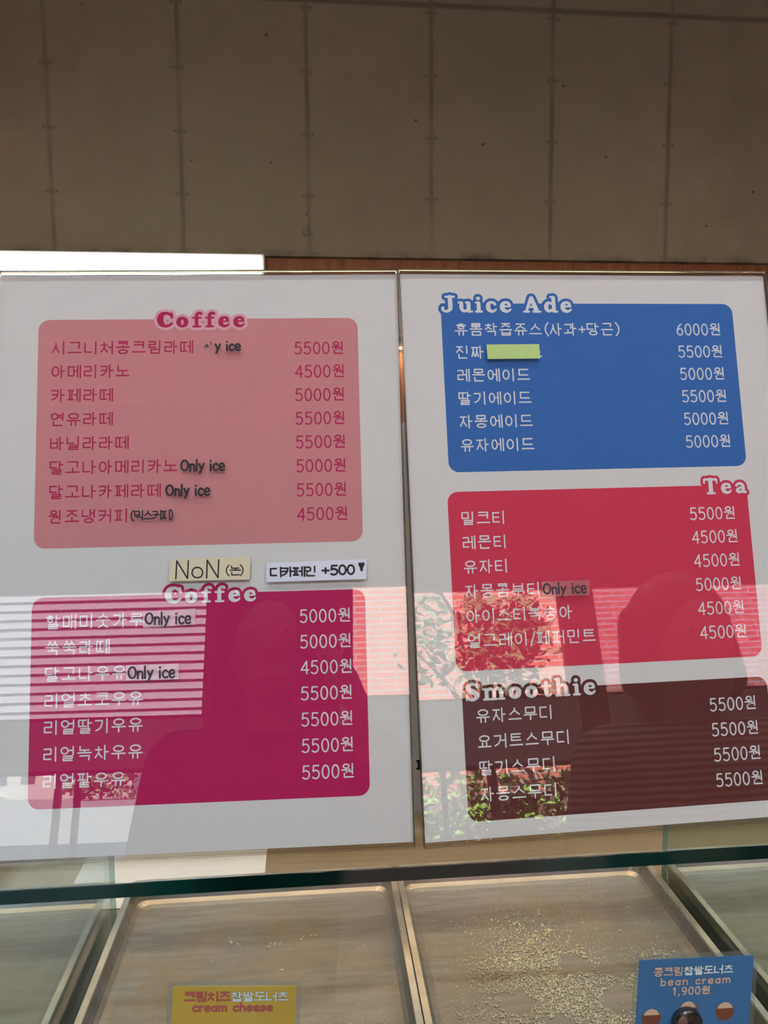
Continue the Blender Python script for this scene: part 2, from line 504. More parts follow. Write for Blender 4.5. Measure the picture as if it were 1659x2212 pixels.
MAT = {
    'concrete': concrete_wall_mat(),
    'ceiling': plain('ceiling_concrete', (0.16, 0.15, 0.135, 1), 0.9, noise=0.2, nscale=3),
    'transom': plain('grey_transom', (0.55, 0.55, 0.58, 1), 0.8),
    'dark_wall': plain('dark_grey_plaster', (0.07, 0.07, 0.075, 1), 0.9),
    'side_wall': plain('grey_plaster', (0.30, 0.28, 0.25, 1), 0.9, noise=0.1, nscale=4),
    'floor': plain('polished_floor', (0.13, 0.125, 0.12, 1), 0.35, noise=0.2, nscale=5),
    'timber': wood_mat('orange_timber', (0.34, 0.13, 0.04, 1), (0.46, 0.20, 0.07, 1)),
    'black_metal': plain('black_metal', (0.015, 0.015, 0.016, 1), 0.4),
    'frame': plain('dark_window_frame', (0.03, 0.03, 0.033, 1), 0.5),
    'acrylic': clear_pane('clear_acrylic', (0.985, 0.985, 0.985, 1), 0.04),
    'acrylic_edge': acrylic_edge_mat(),
    'acrylic_side': clear_pane('satin_acrylic_side', (0.62, 0.58, 0.54, 1), 0.03, 0.35, 0.03, 0.12),
    'paper': plain('white_paper', (0.80, 0.79, 0.785, 1), 0.7, spec=0.2),
    'pink': plain('pink_print', srgb(212, 142, 147), 0.7, spec=0.2, noise=0.02, nscale=200),
    'pale_pink': plain('pale_pink_print', srgb(235, 178, 190), 0.7, spec=0.2),
    'berry': plain('berry_print', srgb(186, 42, 90), 0.7, spec=0.2),
    'magenta': plain('magenta_print', srgb(192, 34, 98), 0.7, spec=0.2, noise=0.02, nscale=200),
    'blue': plain('blue_print', srgb(58, 110, 184), 0.7, spec=0.2, noise=0.02, nscale=200),
    'red': plain('red_print', srgb(216, 62, 92), 0.7, spec=0.2, noise=0.02, nscale=200),
    'brown': plain('brown_print', srgb(100, 50, 48), 0.7, spec=0.2, noise=0.02, nscale=200),
    'white_ink': plain('white_print', (0.84, 0.84, 0.86, 1), 0.7, spec=0.2),
    'black_ink': plain('black_marker', (0.012, 0.010, 0.012, 1), 0.5, spec=0.3),
    'faded_ink': plain('faded_marker', (0.06, 0.03, 0.05, 1), 0.5, spec=0.3),
    'cream_paper': plain('cream_paper', srgb(214, 204, 176), 0.8, spec=0.2, noise=0.03, nscale=120),
    'pale_paper': plain('pale_lilac_paper', srgb(216, 218, 236), 0.8, spec=0.2),
    'green_tape': plain('green_tape', srgb(176, 204, 132), 0.7, spec=0.3, noise=0.04, nscale=200),
    'tape': clear_pane('clear_tape', (0.95, 0.94, 0.94, 1), 0.06, 0.12, 0.05),
    'glass': clear_pane('case_glass', (0.982, 0.992, 0.99, 1), 0.04),
    'glass_divider': clear_pane('divider_glass', (0.86, 0.965, 0.985, 1), 0.05),
    'glass_edge': plain('green_glass_edge', (0.002, 0.022, 0.018, 1), 0.08, spec=0.6, noise=0.8, nscale=9),
    'glass_rim': clear_pane('ground_glass_rim', (0.65, 0.85, 0.80, 1), 0.2, 0.1, 0.15),
    'window_glass': clear_pane('window_glass', (0.97, 0.98, 0.98, 1), 0.04),
    'tinted_glass': clear_pane('tinted_window_glass', (0.62, 0.58, 0.68, 1), 0.05),
    'tray': steel_mat('tray_steel', (0.31, 0.31, 0.305, 1), (0.41, 0.41, 0.40, 1), 0.36, 0.55, (4, 40, 4), (0.31, 0.275, 0.22, 1)),
    'tray_rim': steel_mat('tray_rim_steel', (0.74, 0.76, 0.77, 1), (0.86, 0.87, 0.88, 1), 0.34, 0.9, (3, 30, 3)),
    'shelf': plain('case_shelf_dark_steel', (0.44, 0.37, 0.27, 1), 0.3, metal=0.5),
    'liner': plain('pale_blue_liner', (0.66, 0.72, 0.82, 1), 0.4),
    'door_white': plain('pale_case_door', (0.38, 0.52, 0.62, 1), 0.3),
    'door_tan': plain('tan_case_door', (0.20, 0.145, 0.085, 1), 0.4),
    'case_body': plain('case_body_steel', (0.45, 0.45, 0.44, 1), 0.4, metal=0.5),
    'crumb': plain('bean_powder', (0.88, 0.71, 0.47, 1), 0.95, spec=0.1, noise=0.25, nscale=300),
    'crumb_pale': plain('pale_crumb', (0.88, 0.80, 0.64, 1), 0.95, spec=0.1),
    'card_yellow': plain('yellow_card', srgb(252, 206, 48), 0.5, noise=0.06, nscale=25),
    'card_blue': plain('blue_card', srgb(8, 128, 206), 0.5, noise=0.04, nscale=60),
    'laminate': clear_pane('laminate_film', (0.95, 0.96, 0.955, 1), 0.04, 0.06, 0.045),
    'rose_ink': plain('rose_print', srgb(196, 98, 98), 0.6),
    'rose_line': plain('rose_outline_print', srgb(120, 52, 40), 0.6),
    'ice_ink': plain('ice_white_print', srgb(222, 236, 238), 0.6),
    'beige_ink': plain('beige_print', srgb(208, 186, 170), 0.6),
    'navy_line': plain('navy_outline_print', srgb(20, 44, 84), 0.6),
    'choco': plain('chocolate_print', srgb(120, 68, 50), 0.6),
    'cream_ink': plain('cream_print', srgb(214, 190, 160), 0.6),
    'knob': plain('dark_chrome', (0.16, 0.14, 0.13, 1), 0.18, metal=0.9),
    'skin': plain('skin', (0.40, 0.25, 0.18, 1), 0.55),
    'hair': plain('dark_hair', (0.012, 0.009, 0.008, 1), 0.5),
    'dark_cloth': plain('black_cloth', (0.02, 0.02, 0.024, 1), 0.9),
    'trousers': plain('dark_trousers', (0.03, 0.032, 0.045, 1), 0.9),
    'knit': stripe_cloth_mat(),
    'phone': plain('phone_case', (0.035, 0.03, 0.03, 1), 0.25),
    'lens': plain('phone_lens', (0.004, 0.004, 0.006, 1), 0.05),
    'eye': plain('eye_white', (0.30, 0.27, 0.25, 1), 0.5),
    'thin_paper': translucent_mat('thin_paper', (0.85, 0.83, 0.82, 1)),
    'cladding': plain('grey_lap_cladding', (0.23, 0.22, 0.26, 1), 0.8),
    'brick': brick_mat(),
    'leaf': plain('green_leaf', (0.045, 0.085, 0.03, 1), 0.6, noise=0.3, nscale=3),
    'hedge': plain('hedge_leaf', (0.16, 0.30, 0.05, 1), 0.6, noise=0.3, nscale=6),
    'bark': plain('bark', (0.09, 0.065, 0.05, 1), 0.9, noise=0.3, nscale=20),
    'paving': plain('pale_paving', (0.10, 0.105, 0.11, 1), 0.9, noise=0.1, nscale=2),
    'far_wall': plain('pale_render', (0.55, 0.52, 0.48, 1), 0.9),
    'far_roof': plain('grey_roof', (0.25, 0.24, 0.25, 1), 0.9),
    'pane_dark': plain('dark_pane', (0.03, 0.04, 0.05, 1), 0.2),
    'lamp_ring': plain('lamp_ring', (0.7, 0.7, 0.7, 1), 0.4),
    'lamp_lens': emitter('lamp_lens', (1.0, 0.80, 0.55, 1), 60.0),
    'led': emitter('led_strip', (1.0, 0.72, 0.40, 1), 2.5),
    'lightbox': emitter('lightbox_face', (0.93, 1.0, 0.98, 1), BOX_E),
}

# ------------------------------------------------------------------ room shell
YB = 3.7        # back wall plane
YW = -4.7       # window wall inner plane
XL, XR = -5.2, 5.2
ZC = 4.2
def slab(name, x0, x1, y0, y1, z0, z1, mat):
    b = MB()
    b.box(x0, x1, y0, y1, z0, z1)
    return struct(b.build(name, mat))
slab('floor', XL - .2, XR + .2, YW - .2, YB + .3, -0.2, 0.0, MAT['floor'])
slab('ceiling', XL - .2, XR + .2, YW - .2, YB + .3, ZC, ZC + .3, MAT['ceiling'])
slab('wall_left', XL - .2, XL, YW, YB, 0, ZC, MAT['side_wall'])
slab('wall_right', XR, XR + .2, YW, YB, 0, ZC, MAT['side_wall'])
slab('wall_back', XL - .2, XR + .2, YB, YB + .3, 2.312, ZC, MAT['concrete'])
slab('wall_back_timber', XL - .2, XR + .2, YB + .05, YB + .3, 0, 2.312, MAT['timber'])

# window wall: openings in an upper and a lower row, with dark piers and a transom between
BAYS = [(-3.9, -1.2), (-1.05, 2.17), (2.40, 4.9)]
ZU0, ZU1 = [1.66, 1.76, 1.76], 2.66
LOW = [(0.12, 1.32), (0.12, 1.30), (0.12, 1.26)]
b = MB()
xs = [XL - .2] + [q for bay in BAYS for q in bay] + [XR + .2]
for k in range(0, len(xs), 2):
    b.box(xs[k], xs[k + 1], YW - .2, YW, 0, ZC)
for (x0, x1), (z0, z1), zs in zip(BAYS, LOW, ZU0):
    b.box(x0, x1, YW - .2, YW, ZU1, ZC)
    tb = MB()
    tb.box(x0, x1, YW - .2, YW, z1, zs)
    struct(tb.build('trim_%d' % (1 + int(x0 > -2) + int(x0 > 2)), MAT['transom']))
    b.box(x0, x1, YW - .2, YW, 0, z0)
struct(b.build('wall_front', MAT['dark_wall']))
n = 0
for bi, (x0, x1) in enumerate(BAYS):
    for z0, z1 in ((ZU0[bi], ZU1), LOW[bi]):
        n += 1
        fb = MB()
        for q in ((x0, x1, z1 - .03, z1), (x0, x1, z0, z0 + .03), (x0, x0 + .03, z0, z1), (x1 - .03, x1, z0, z1)):
            fb.box(q[0], q[1], YW - .15, YW - .09, q[2], q[3])
        if z1 < 1.5:
            for q in range(1, 3):
                xm = x0 + (x1 - x0) * q / 3
                fb.box(xm - .02, xm + .02, YW - .14, YW - .10, z0, z1)
        fo = struct(fb.build('window_%d' % n, MAT['frame']))
        pb = MB()
        pb.box(x0 + .02, x1 - .02, YW - .125, YW - .119, z0 + .02, z1 - .02)
        pb.build('pane', MAT['tinted_glass'] if bi == 2 else MAT['window_glass'], fo)

# ceiling downlights
LAMPS = [(-1.5, -2.3), (0.3, -2.3), (2.1, -2.3), (-1.7, 0.0), (-0.35, -0.1), (1.0, -0.1), (2.3, 0.0), (-1.5, 2.1), (-.1, 2.1), (1.3, 2.1), (2.7, 2.1)]
for i, (x, y) in enumerate(LAMPS):
    o = thing('ceiling_downlight', 'round recessed warm downlight in the dark concrete ceiling', 'ceiling light', (x, y, ZC), 0, 'ceiling downlights')
    r = MB()
    seg = 24
    for k in range(seg):
        a0, a1 = 2 * PI * k / seg, 2 * PI * (k + 1) / seg
        P = lambda a, rr, z: (rr * math.cos(a), rr * math.sin(a), z)
        r.poly([P(a0, .05, -.012), P(a1, .05, -.012), P(a1, .075, -.012), P(a0, .075, -.012)])
        r.poly([P(a0, .075, -.012), P(a1, .075, -.012), P(a1, .08, 0), P(a0, .08, 0)])
        r.poly([P(a0, .05, 0), P(a1, .05, 0), P(a1, .05, -.012), P(a0, .05, -.012)])
    r.build('ring', MAT['lamp_ring'], o)
    l = MB()
    l.disc((0, 0), .05, -.006, seg=20)
    l.build('lens', MAT['lamp_lens'], o)
    lo = area_lamp('downlight_lamp', (x, y, ZC - .03), (x, y, 0), .12, .12, BACK_W if y > 1 else CEIL_W * (2.3 if y < -1 else .62), (1.0, 0.86, 0.70) if y > 1 else (0.84, 0.965, 1.0), True, 2.0 if y > 1 else 2.35)

# ------------------------------------------------------------------ back wall fittings
o = thing('backlit_menu_board', 'wide white backlit board mounted on the timber below the concrete beam', 'light box', (-1.4, YB + .03, 1.75))
b = MB(); b.box(-1.2, 1.2, -.10, 0, 0, .555, bev=.004); b.build('housing', MAT['lamp_ring'], o)
b = MB(); b.box(-1.185, 1.183, -.106, -.1005, .012, .543); b.build('lit_face', MAT['lightbox'], o)
o = thing('wall_shelf', 'black wall shelf with warm light strip on the timber wall', 'shelf', (0.7, YB + .05, 1.90))
b = MB(); b.box(-.85, .85, -.22, 0, 0, .03, bev=.002); b.build('board', MAT['black_metal'], o)
b = MB(); b.box(-.83, .83, -.06, -.03, -.012, 0); b.build('light_strip', MAT['led'], o)
area_lamp('shelf_lamp', (.7, YB, 1.88), (.7, YB + .08, 1.0), 1.6, .03, SHELF_W, (1.0, .62, .22))

# ------------------------------------------------------------------ lettering: thin round hangul drawn as strokes
L_ = 'ㄱㄲㄴㄷㄸㄹㅁㅂㅃㅅㅆㅇㅈㅉㅊㅋㅌㅍㅎ'
V_ = 'ㅏㅐㅑㅒㅓㅔㅕㅖㅗㅘㅙㅚㅛㅜㅝㅞㅟㅠㅡㅢㅣ'
T_ = ' ㄱㄲㄳㄴㄵㄶㄷㄹㄺㄻㄼㄽㄾㄿㅀㅁㅂㅄㅅㅆㅇㅈㅊㅋㅌㅍㅎ'
def ring(cx, cy, rx, ry, n=20):
    return [(cx + rx * math.cos(2 * PI * k / n), cy + ry * math.sin(2 * PI * k / n)) for k in range(n + 1)]
def spline(pts, n=5):
    """catmull-rom through the points (any tuple length)"""
    out = []
    q = [pts[0]] + list(pts) + [pts[-1]]
    for i in range(1, len(q) - 2):
        for k in range(n):
            t = k / n
            out.append(tuple(0.5 * (2 * b_ + (c - a) * t + (2 * a - 5 * b_ + 4 * c - d) * t * t + (3 * b_ - a - 3 * c + d) * t ** 3)
                             for a, b_, c, d in zip(q[i - 1], q[i], q[i + 1], q[i + 2])))
    out.append(tuple(pts[-1]))
    return out
def cons(c, pos):
    """strokes of a consonant in the unit box, y down; pos = side, top or end"""
    if c in 'ㄲㄸㅆㅉㅃ':
        base = {'ㄲ': 'ㄱ', 'ㄸ': 'ㄷ', 'ㅆ': 'ㅅ', 'ㅉ': 'ㅈ', 'ㅃ': 'ㅂ'}[c]
        s = cons(base, pos)
        return [[(x * .44, y) for x, y in p] for p in s] + [[(.56 + x * .44, y) for x, y in p] for p in s]
    if c == 'ㄱ' or c == 'ㅋ':
        if pos == 'side':
            s = [[(0, 0), (.98, 0)] + spline([(.98, 0), (.92, .38), (.62, .78), (.05, 1)])]
            if c == 'ㅋ': s.append([(.05, .46), (.86, .42)])
        else:
            s = [[(0, 0), (1, 0), (1, .5), (.96, 1)]]
            if c == 'ㅋ': s.append([(0, .5), (.97, .5)])
        return s
    if c == 'ㄴ': return [[(0, 0), (0, 1), (1, 1)]]
    if c == 'ㄷ': return [[(1, 0), (0, 0), (0, 1), (1, 1)]]
    if c == 'ㅌ': return [[(1, 0), (0, 0), (0, 1), (1, 1)], [(0, .5), (.92, .5)]]
    if c == 'ㄹ': return [[(0, 0), (1, 0), (1, .5), (0, .5), (0, 1), (1, 1)]]
    if c == 'ㅁ': return [[(0, 0), (1, 0), (1, 1), (0, 1), (0, 0)]]
    if c == 'ㅂ': return [[(0, 0), (0, 1), (1, 1), (1, 0)], [(0, .48), (1, .48)]]
    if c == 'ㅅ': return [spline([(.5, 0), (.46, .36), (.0, 1)]), spline([(.5, .25), (.62, .55), (1, 1)])]
    if c == 'ㅇ': return [ring(.5, .5, .5, .5)]
    if c == 'ㅈ': return [[(.02, 0), (.98, 0)], spline([(.52, 0), (.46, .42), (.0, 1)]), spline([(.5, .36), (.64, .66), (1, 1)])]
    if c == 'ㅊ': return [[(.5, -.02), (.5, .24)], [(.04, .24), (.96, .24)], spline([(.52, .24), (.46, .56), (.0, 1)]), spline([(.5, .5), (.64, .74), (1, 1)])]
    if c == 'ㅎ': return [[(.28, 0), (.72, 0)], [(0, .25), (1, .25)], ring(.5, .72, .34, .28)]
    if c == 'ㅍ': return [[(0, 0), (1, 0)], [(0, 1), (1, 1)], [(.28, 0), (.32, 1)], [(.72, 0), (.68, 1)]]
    return []
def place(strokes, x0, y0, x1, y1):
    return [[(x0 + x * (x1 - x0), y0 + y * (y1 - y0)) for x, y in s] for s in strokes]
def vowel_v(v, x0, y0, x1, y1):
    w, h = x1 - x0, y1 - y0
    m = y0 + h * .46
    a, c = y0 + h * .34, y0 + h * .62
    X = lambda f: x0 + w * f
    if v == 'ㅏ': return [[(X(.3), y0), (X(.3), y1)], [(X(.3), m), (X(1), m)]]
    if v == 'ㅑ': return [[(X(.3), y0), (X(.3), y1)], [(X(.3), a), (X(1), a)], [(X(.3), c), (X(1), c)]]
    if v == 'ㅓ': return [[(X(.8), y0), (X(.8), y1)], [(X(-.05), m), (X(.8), m)]]
    if v == 'ㅕ': return [[(X(.8), y0), (X(.8), y1)], [(X(-.05), a), (X(.8), a)], [(X(-.05), c), (X(.8), c)]]
    if v == 'ㅣ': return [[(X(.7), y0), (X(.7), y1)]]
    if v == 'ㅐ': return [[(X(.2), y0 + h * .03), (X(.2), y1 - h * .04)], [(X(.88), y0), (X(.88), y1)], [(X(.2), m), (X(.88), m)]]
    if v == 'ㅔ': return [[(X(.46), y0 + h * .03), (X(.46), y1 - h * .04)], [(X(.95), y0), (X(.95), y1)], [(X(-.1), m), (X(.46), m)]]
    return []
def vowel_h(v, x0, y0, x1, y1):
    w = x1 - x0
    X = lambda f: x0 + w * f
    if v == 'ㅗ': return [[(x0, y1), (x1, y1)], [(X(.5), y0), (X(.5), y1)]]
    if v == 'ㅛ': return [[(x0, y1), (x1, y1)], [(X(.33), y0), (X(.33), y1)], [(X(.67), y0), (X(.67), y1)]]
    if v == 'ㅜ': return [[(x0, y0), (x1, y0)], [(X(.5), y0), (X(.5), y1)]]
    if v == 'ㅠ': return [[(x0, y0), (x1, y0)], [(X(.33), y0), (X(.31), y1)], [(X(.67), y0), (X(.67), y1)]]
    if v == 'ㅡ': return [[(x0, (y0 + y1) / 2), (x1, (y0 + y1) / 2)]]
    return []
def syllable(ch):
    n = ord(ch) - 0xAC00
    l, v, t = L_[n // 588], V_[n % 588 // 28], T_[n % 28]
    fin = t != ' '
    if v in 'ㅏㅐㅑㅓㅔㅕㅣ':
        wide = v in 'ㅐㅔ'
        lx = .46 if wide else .54
        vx0 = .56 if wide else .64
        if l in 'ㄸㅆㅉㄲ': lx = .52 if wide else .58
        if v == 'ㅔ' and l in 'ㄸ': vx0 = .60
        if fin:
            s = place(cons(l, 'side' if l in 'ㄱㅋ' else 'top'), .03, .03, lx, .50)
            s += vowel_v(v, vx0, -.02, 1.0, .58)
            ty0 = .68
            s += place(cons(t, 'end'), .20, ty0, .86, 1.0)
        else:
            s = place(cons(l, 'side'), .03, .10, lx, .86)
            s += vowel_v(v, vx0, -.02, 1.0, 1.02)
        return s
    if v in 'ㅗㅛㅜㅠㅡ':
        if fin:
            s = place(cons(l, 'top'), .16, .0, .84, .27)
            up = v in 'ㅗㅛ'
            s += vowel_h(v, 0, .31 if up else .45, 1, .47 if up else .62)
            s += place(cons(t, 'end'), .16, .70, .86, 1.0)
        else:
            up = v in 'ㅗㅛ'
            s = place(cons(l, 'top'), .13, .04, .87, .46 if v != 'ㅡ' else .52)
            if v == 'ㅡ': s += vowel_h(v, 0, .84, 1, .92)
            elif up: s += vowel_h(v, 0, .58, 1, .88)
            else: s += vowel_h(v, 0, .62, 1, 1.0)
        return s
    if v == 'ㅘ':
        return place(cons(l, 'top'), .06, .08, .58, .42) + [[(.30, .55), (.30, .82)], [(0, .84), (.64, .80)], [(.74, -.02), (.74, 1.02)], [(.74, .44), (1, .44)]]
    if v == 'ㅝ':
        return place(cons(l, 'top'), .14, .0, .58, .30) + [[(.02, .44), (.66, .41)], [(.36, .43), (.36, .64)], [(.54, .56), (.84, .56)], [(.84, -.02), (.84, .74)],
                                                            [(.2, .70), (.2, .98), (.88, .98)]]
    return []
ASCII = {
    '0': (.56, [ring(.28, .5, .26, .5)]),
    '1': (.40, [[(.05, .18), (.25, 0), (.25, 1)]]),
    '4': (.60, [[(.46, 1), (.46, 0), (.02, .70), (.60, .70)]]),
    '5': (.56, [[(.50, 0), (.10, 0), (.06, .44)] + spline([(.06, .44), (.26, .36), (.46, .46), (.53, .68), (.44, .92), (.22, 1.0), (.02, .90)])]),
    '6': (.56, [spline([(.44, 0), (.20, .22), (.04, .62), (.10, .90), (.28, 1.0), (.48, .90), (.53, .68), (.44, .48), (.26, .42), (.08, .54)])]),
    '9': (.56, [spline([(.50, .30), (.44, .08), (.28, 0), (.08, .10), (.03, .32), (.12, .54), (.30, .58), (.48, .46), (.52, .28)]), spline([(.52, .28), (.50, .62), (.38, .90), (.2, 1.0)])]),
    '+': (.56, [[(0, .52), (.54, .52)], [(.27, .25), (.27, .79)]]),
    '(': (.34, [spline([(.34, -.08), (.14, .2), (.08, .5), (.14, .8), (.34, 1.08)])]),
    ')': (.34, [spline([(.0, -.08), (.2, .2), (.26, .5), (.2, .8), (.0, 1.08)])]),
    '/': (.40, [[(.38, -.04), (.02, 1.04)]]),
    ',': (.22, [[(.14, .92), (.06, 1.16)]]),
    ' ': (.35, []),
    # small latin letters, x-height from .34 to 1
    'O': (.74, [ring(.36, .48, .33, .46)]),
    'N': (.70, [[(.04, 1), (.08, 0), (.60, 1), (.64, 0)]]),
    'o': (.60, [ring(.29, .68, .26, .30)]),
    'n': (.52, [[(.04, .38), (.04, 1)], spline([(.04, .62), (.16, .42), (.32, .40), (.44, .54), (.46, 1)])]),
    'l': (.18, [[(.06, -.02), (.06, 1)]]),
    'y': (.50, [[(.02, .36), (.24, .86)], [(.46, .34), (.24, .86), (.08, 1.22)]]),
    'i': (.20, [[(.08, .40), (.08, 1)], [(.08, .10), (.08, .13)]]),
    'c': (.50, [spline([(.46, .48), (.30, .36), (.10, .48), (.04, .70), (.12, .92), (.30, 1.0), (.47, .90)])]),
    'e': (.54, [spline([(.06, .68), (.28, .68), (.48, .62), (.42, .42), (.26, .35), (.08, .48), (.04, .72), (.14, .94), (.32, 1.0), (.48, .90)])]),
    'r': (.36, [[(.04, .38), (.04, 1)], spline([(.04, .64), (.14, .44), (.32, .40)])]),
    'a': (.52, [ring(.24, .69, .21, .30), [(.46, .38), (.46, 1)]]),
    'm': (.80, [[(.04, .38), (.04, 1)], spline([(.04, .60), (.14, .42), (.28, .40), (.38, .54), (.39, 1)]), spline([(.39, .60), (.50, .42), (.62, .40), (.73, .54), (.74, 1)])]),
    'h': (.52, [[(.04, .02), (.04, 1)], spline([(.04, .62), (.16, .42), (.32, .40), (.44, .54), (.46, 1)])]),
    's': (.46, [spline([(.40, .46), (.24, .37), (.08, .46), (.14, .62), (.32, .70), (.40, .84), (.28, .98), (.12, 1.0), (.02, .90)])]),
    'b': (.54, [[(.04, .0), (.04, 1)], ring(.27, .69, .22, .30)]),
}
def text_strokes(txt, x, y, size, pitch, latin_pitch=None, wfac=1.0):
    """polylines of a line of text, top left at x, y (y down)"""
    out = []
    for ch in txt:
        if 0xAC00 <= ord(ch) <= 0xD7A3:
            out += [[(x + px * size * wfac, y + py * size) for px, py in s] for s in syllable(ch)]
            x += pitch
        else:
            w, st = ASCII[ch]
            out += [[(x + px * size, y + py * size) for px, py in s] for s in st]
            x += w * size + (latin_pitch if latin_pitch is not None else .15 * size)
    return out, x
# ---- fat round serif capitals and lower case for the headings: (width, strokes of (x, y, radius))
STEM = .105
def serif(x, y, w=.13):
    return [(x - w, y, .058), (x + w, y, .058)]
FAT = {
    'C': (.90, [[(.79, .25, .08), (.64, .13, .085), (.46, .10, .09), (.28, .22, .15), (.21, .50, .18), (.28, .77, .15), (.47, .90, .095), (.65, .88, .08), (.81, .74, .07)], [(.79, .12, .065), (.81, .36, .08)]]),
    'o': (.72, [[(.34, .39, .07), (.19, .50, .115), (.15, .66, .13), (.19, .82, .115), (.34, .93, .07), (.49, .82, .115), (.53, .66, .13), (.49, .50, .115), (.34, .39, .07)]]),
    'f': (.56, [[(.25, .90, STEM), (.25, .30, STEM), (.29, .15, .09), (.40, .09, .075), (.48, .14, .085)], [(.06, .40, .055), (.46, .40, .055)], serif(.26, .945, .18)]),
    'e': (.68, [[(.18, .64, .05), (.54, .62, .05)], [(.54, .60, .075), (.48, .44, .085), (.34, .385, .07), (.20, .48, .11), (.15, .66, .13), (.20, .83, .12), (.36, .93, .085), (.52, .88, .06), (.58, .80, .05)]]),
    'J': (.80, [[(.30, .06, .058), (.74, .06, .058)], [(.53, .08, .12), (.53, .68, .12), (.48, .84, .10), (.34, .93, .075), (.20, .90, .075), (.13, .80, .085), (.15, .72, .085)]]),
    'u': (.78, [[(.20, .44, STEM), (.20, .74, STEM), (.27, .89, .085), (.40, .91, .075), (.52, .82, .07)], [(.57, .44, STEM), (.57, .90, STEM)], [(.06, .405, .055), (.20, .405, .055)], [(.44, .405, .055), (.57, .405, .055)], [(.58, .945, .055), (.74, .945, .055)]]),
    'i': (.44, [[(.21, .44, STEM), (.21, .90, STEM)], [(.07, .405, .055), (.21, .405, .055)], serif(.21, .945, .15), [(.19, .155, .10), (.21, .155, .10)]]),
    'c': (.64, [[(.52, .50, .08), (.44, .41, .075), (.32, .39, .075), (.20, .48, .11), (.16, .66, .125), (.20, .83, .115), (.35, .93, .085), (.50, .88, .06), (.56, .80, .05)]]),
    'A': (.98, [[(.46, .12, .10), (.19, .90, .07)], [(.48, .12, .11), (.72, .88, .13)], [(.30, .66, .05), (.62, .66, .05)], [(.06, .945, .055), (.32, .945, .055)], [(.54, .945, .055), (.92, .945, .055)]]),
    'd': (.78, [[(.46, .48, .07), (.32, .40, .075), (.20, .50, .11), (.16, .66, .125), (.20, .83, .11), (.32, .92, .075), (.46, .84, .07)], [(.56, .10, STEM), (.56, .90, STEM)], [(.40, .06, .055), (.56, .06, .055)], [(.58, .945, .055), (.73, .945, .055)]]),
    'T': (.86, [[(.09, .09, .07), (.75, .09, .07)], [(.08, .10, .06), (.06, .30, .055)], [(.76, .10, .06), (.78, .30, .055)], [(.42, .10, .125), (.42, .90, .125)], serif(.42, .945, .20)]),
    'a': (.74, [[(.14, .50, .08), (.24, .40, .075), (.38, .39, .085), (.49, .50, .105), (.51, .70, .11), (.52, .88, .10), (.66, .93, .055)], [(.48, .62, .055), (.30, .67, .07), (.18, .79, .105), (.26, .91, .085), (.42, .88, .07)]]),
    'S': (.78, [[(.64, .24, .07), (.53, .11, .075), (.34, .10, .085), (.20, .22, .12), (.24, .38, .125), (.40, .49, .135), (.56, .62, .13), (.58, .78, .12), (.45, .91, .085), (.26, .91, .08), (.12, .79, .07)], [(.65, .10, .055), (.67, .32, .055)], [(.10, .70, .055), (.10, .92, .055)]]),
    'm': (1.16, [[(.20, .44, STEM), (.20, .90, STEM)], [(.20, .56, .07), (.32, .41, .075), (.46, .41, .085), (.56, .54, STEM), (.56, .90, STEM)], [(.56, .56, .07), (.68, .41, .075), (.82, .41, .085), (.92, .54, STEM), (.92, .90, STEM)],
                 [(.06, .405, .055), (.2, .405, .055)], serif(.20, .945, .13), serif(.56, .945, .13), serif(.93, .945, .13)]),
    't': (.58, [[(.26, .22, STEM), (.26, .76, STEM), (.31, .90, .09), (.44, .90, .06), (.50, .84, .05)], [(.07, .41, .055), (.48, .41, .055)]]),
    'h': (.80, [[(.20, .10, STEM), (.20, .90, STEM)], [(.20, .56, .07), (.33, .41, .075), (.48, .41, .085), (.59, .54, STEM), (.59, .90, STEM)], [(.06, .06, .055), (.2, .06, .055)], serif(.20, .945, .13), serif(.60, .945, .13)]),
    ' ': (.34, []),
}
def fat_strokes(txt, x, y, size, width):
    """fit the word to a width; returns strokes of (x, y, r)"""
    raw, cx = [], 0.0
    track = .10
    for ch in txt:
        w, st = FAT[ch]
        raw += [[(cx + px, py, r) for px, py, r in (spline(s, 4) if len(s) > 2 else s)] for s in st]
        cx += w + track
    cx -= track
    k = width / (cx * size)
    return [[(x + px * size * k, y + py * size, r * size * (0.5 + 0.5 * k)) for px, py, r in s] for s in raw]

# ------------------------------------------------------------------ menu signs
MM = 0.001
SW, SH = 297.0, 420.0
def sign_matrix(ax, ay, an, o):
    """ax right, ay down, an away from the reader; o top-left of the sheet. Origin goes to the bottom middle."""
    ax, ay, an, o = Vector(ax), Vector(ay), Vector(an), Vector(o)
    org = o + ax * (SW / 2 * MM) + ay * (SH * MM)
    m = Matrix.Identity(4)
    for i, c in enumerate((ax, -ay, -an)):
        for r in range(3):
            m[r][i] = c[r]
    for r in range(3):
        m[r][3] = org[r]
    return m
def S(u, v):
    """sheet millimetres (from top left, down) to sign-local metres"""
    return ((u - SW / 2) * MM, (SH - v) * MM)
def rounded(u0, v0, u1, v1, r):
    """r = radii of tl, tr, br, bl"""
    pts = []
    for (cx, cy, a0), rr in zip(((u0, v0, 180), (u1, v0, 270), (u1, v1, 0), (u0, v1, 90)), r):
        sx_ = 1 if cx == u0 else -1
        sy_ = 1 if cy == v0 else -1
        if rr < .1:
            pts.append((cx, cy))
            continue
        for k in range(9):
            a = math.radians(a0 + 90 * k / 8)
            pts.append((cx + sx_ * rr + rr * math.cos(a), cy + sy_ * rr + rr * math.sin(a)))
    return pts
def poly_sheet(mb, pts, z, mi=0):
    mb.poly([S(u, v) + (z,) for u, v in reversed(pts)], mi)
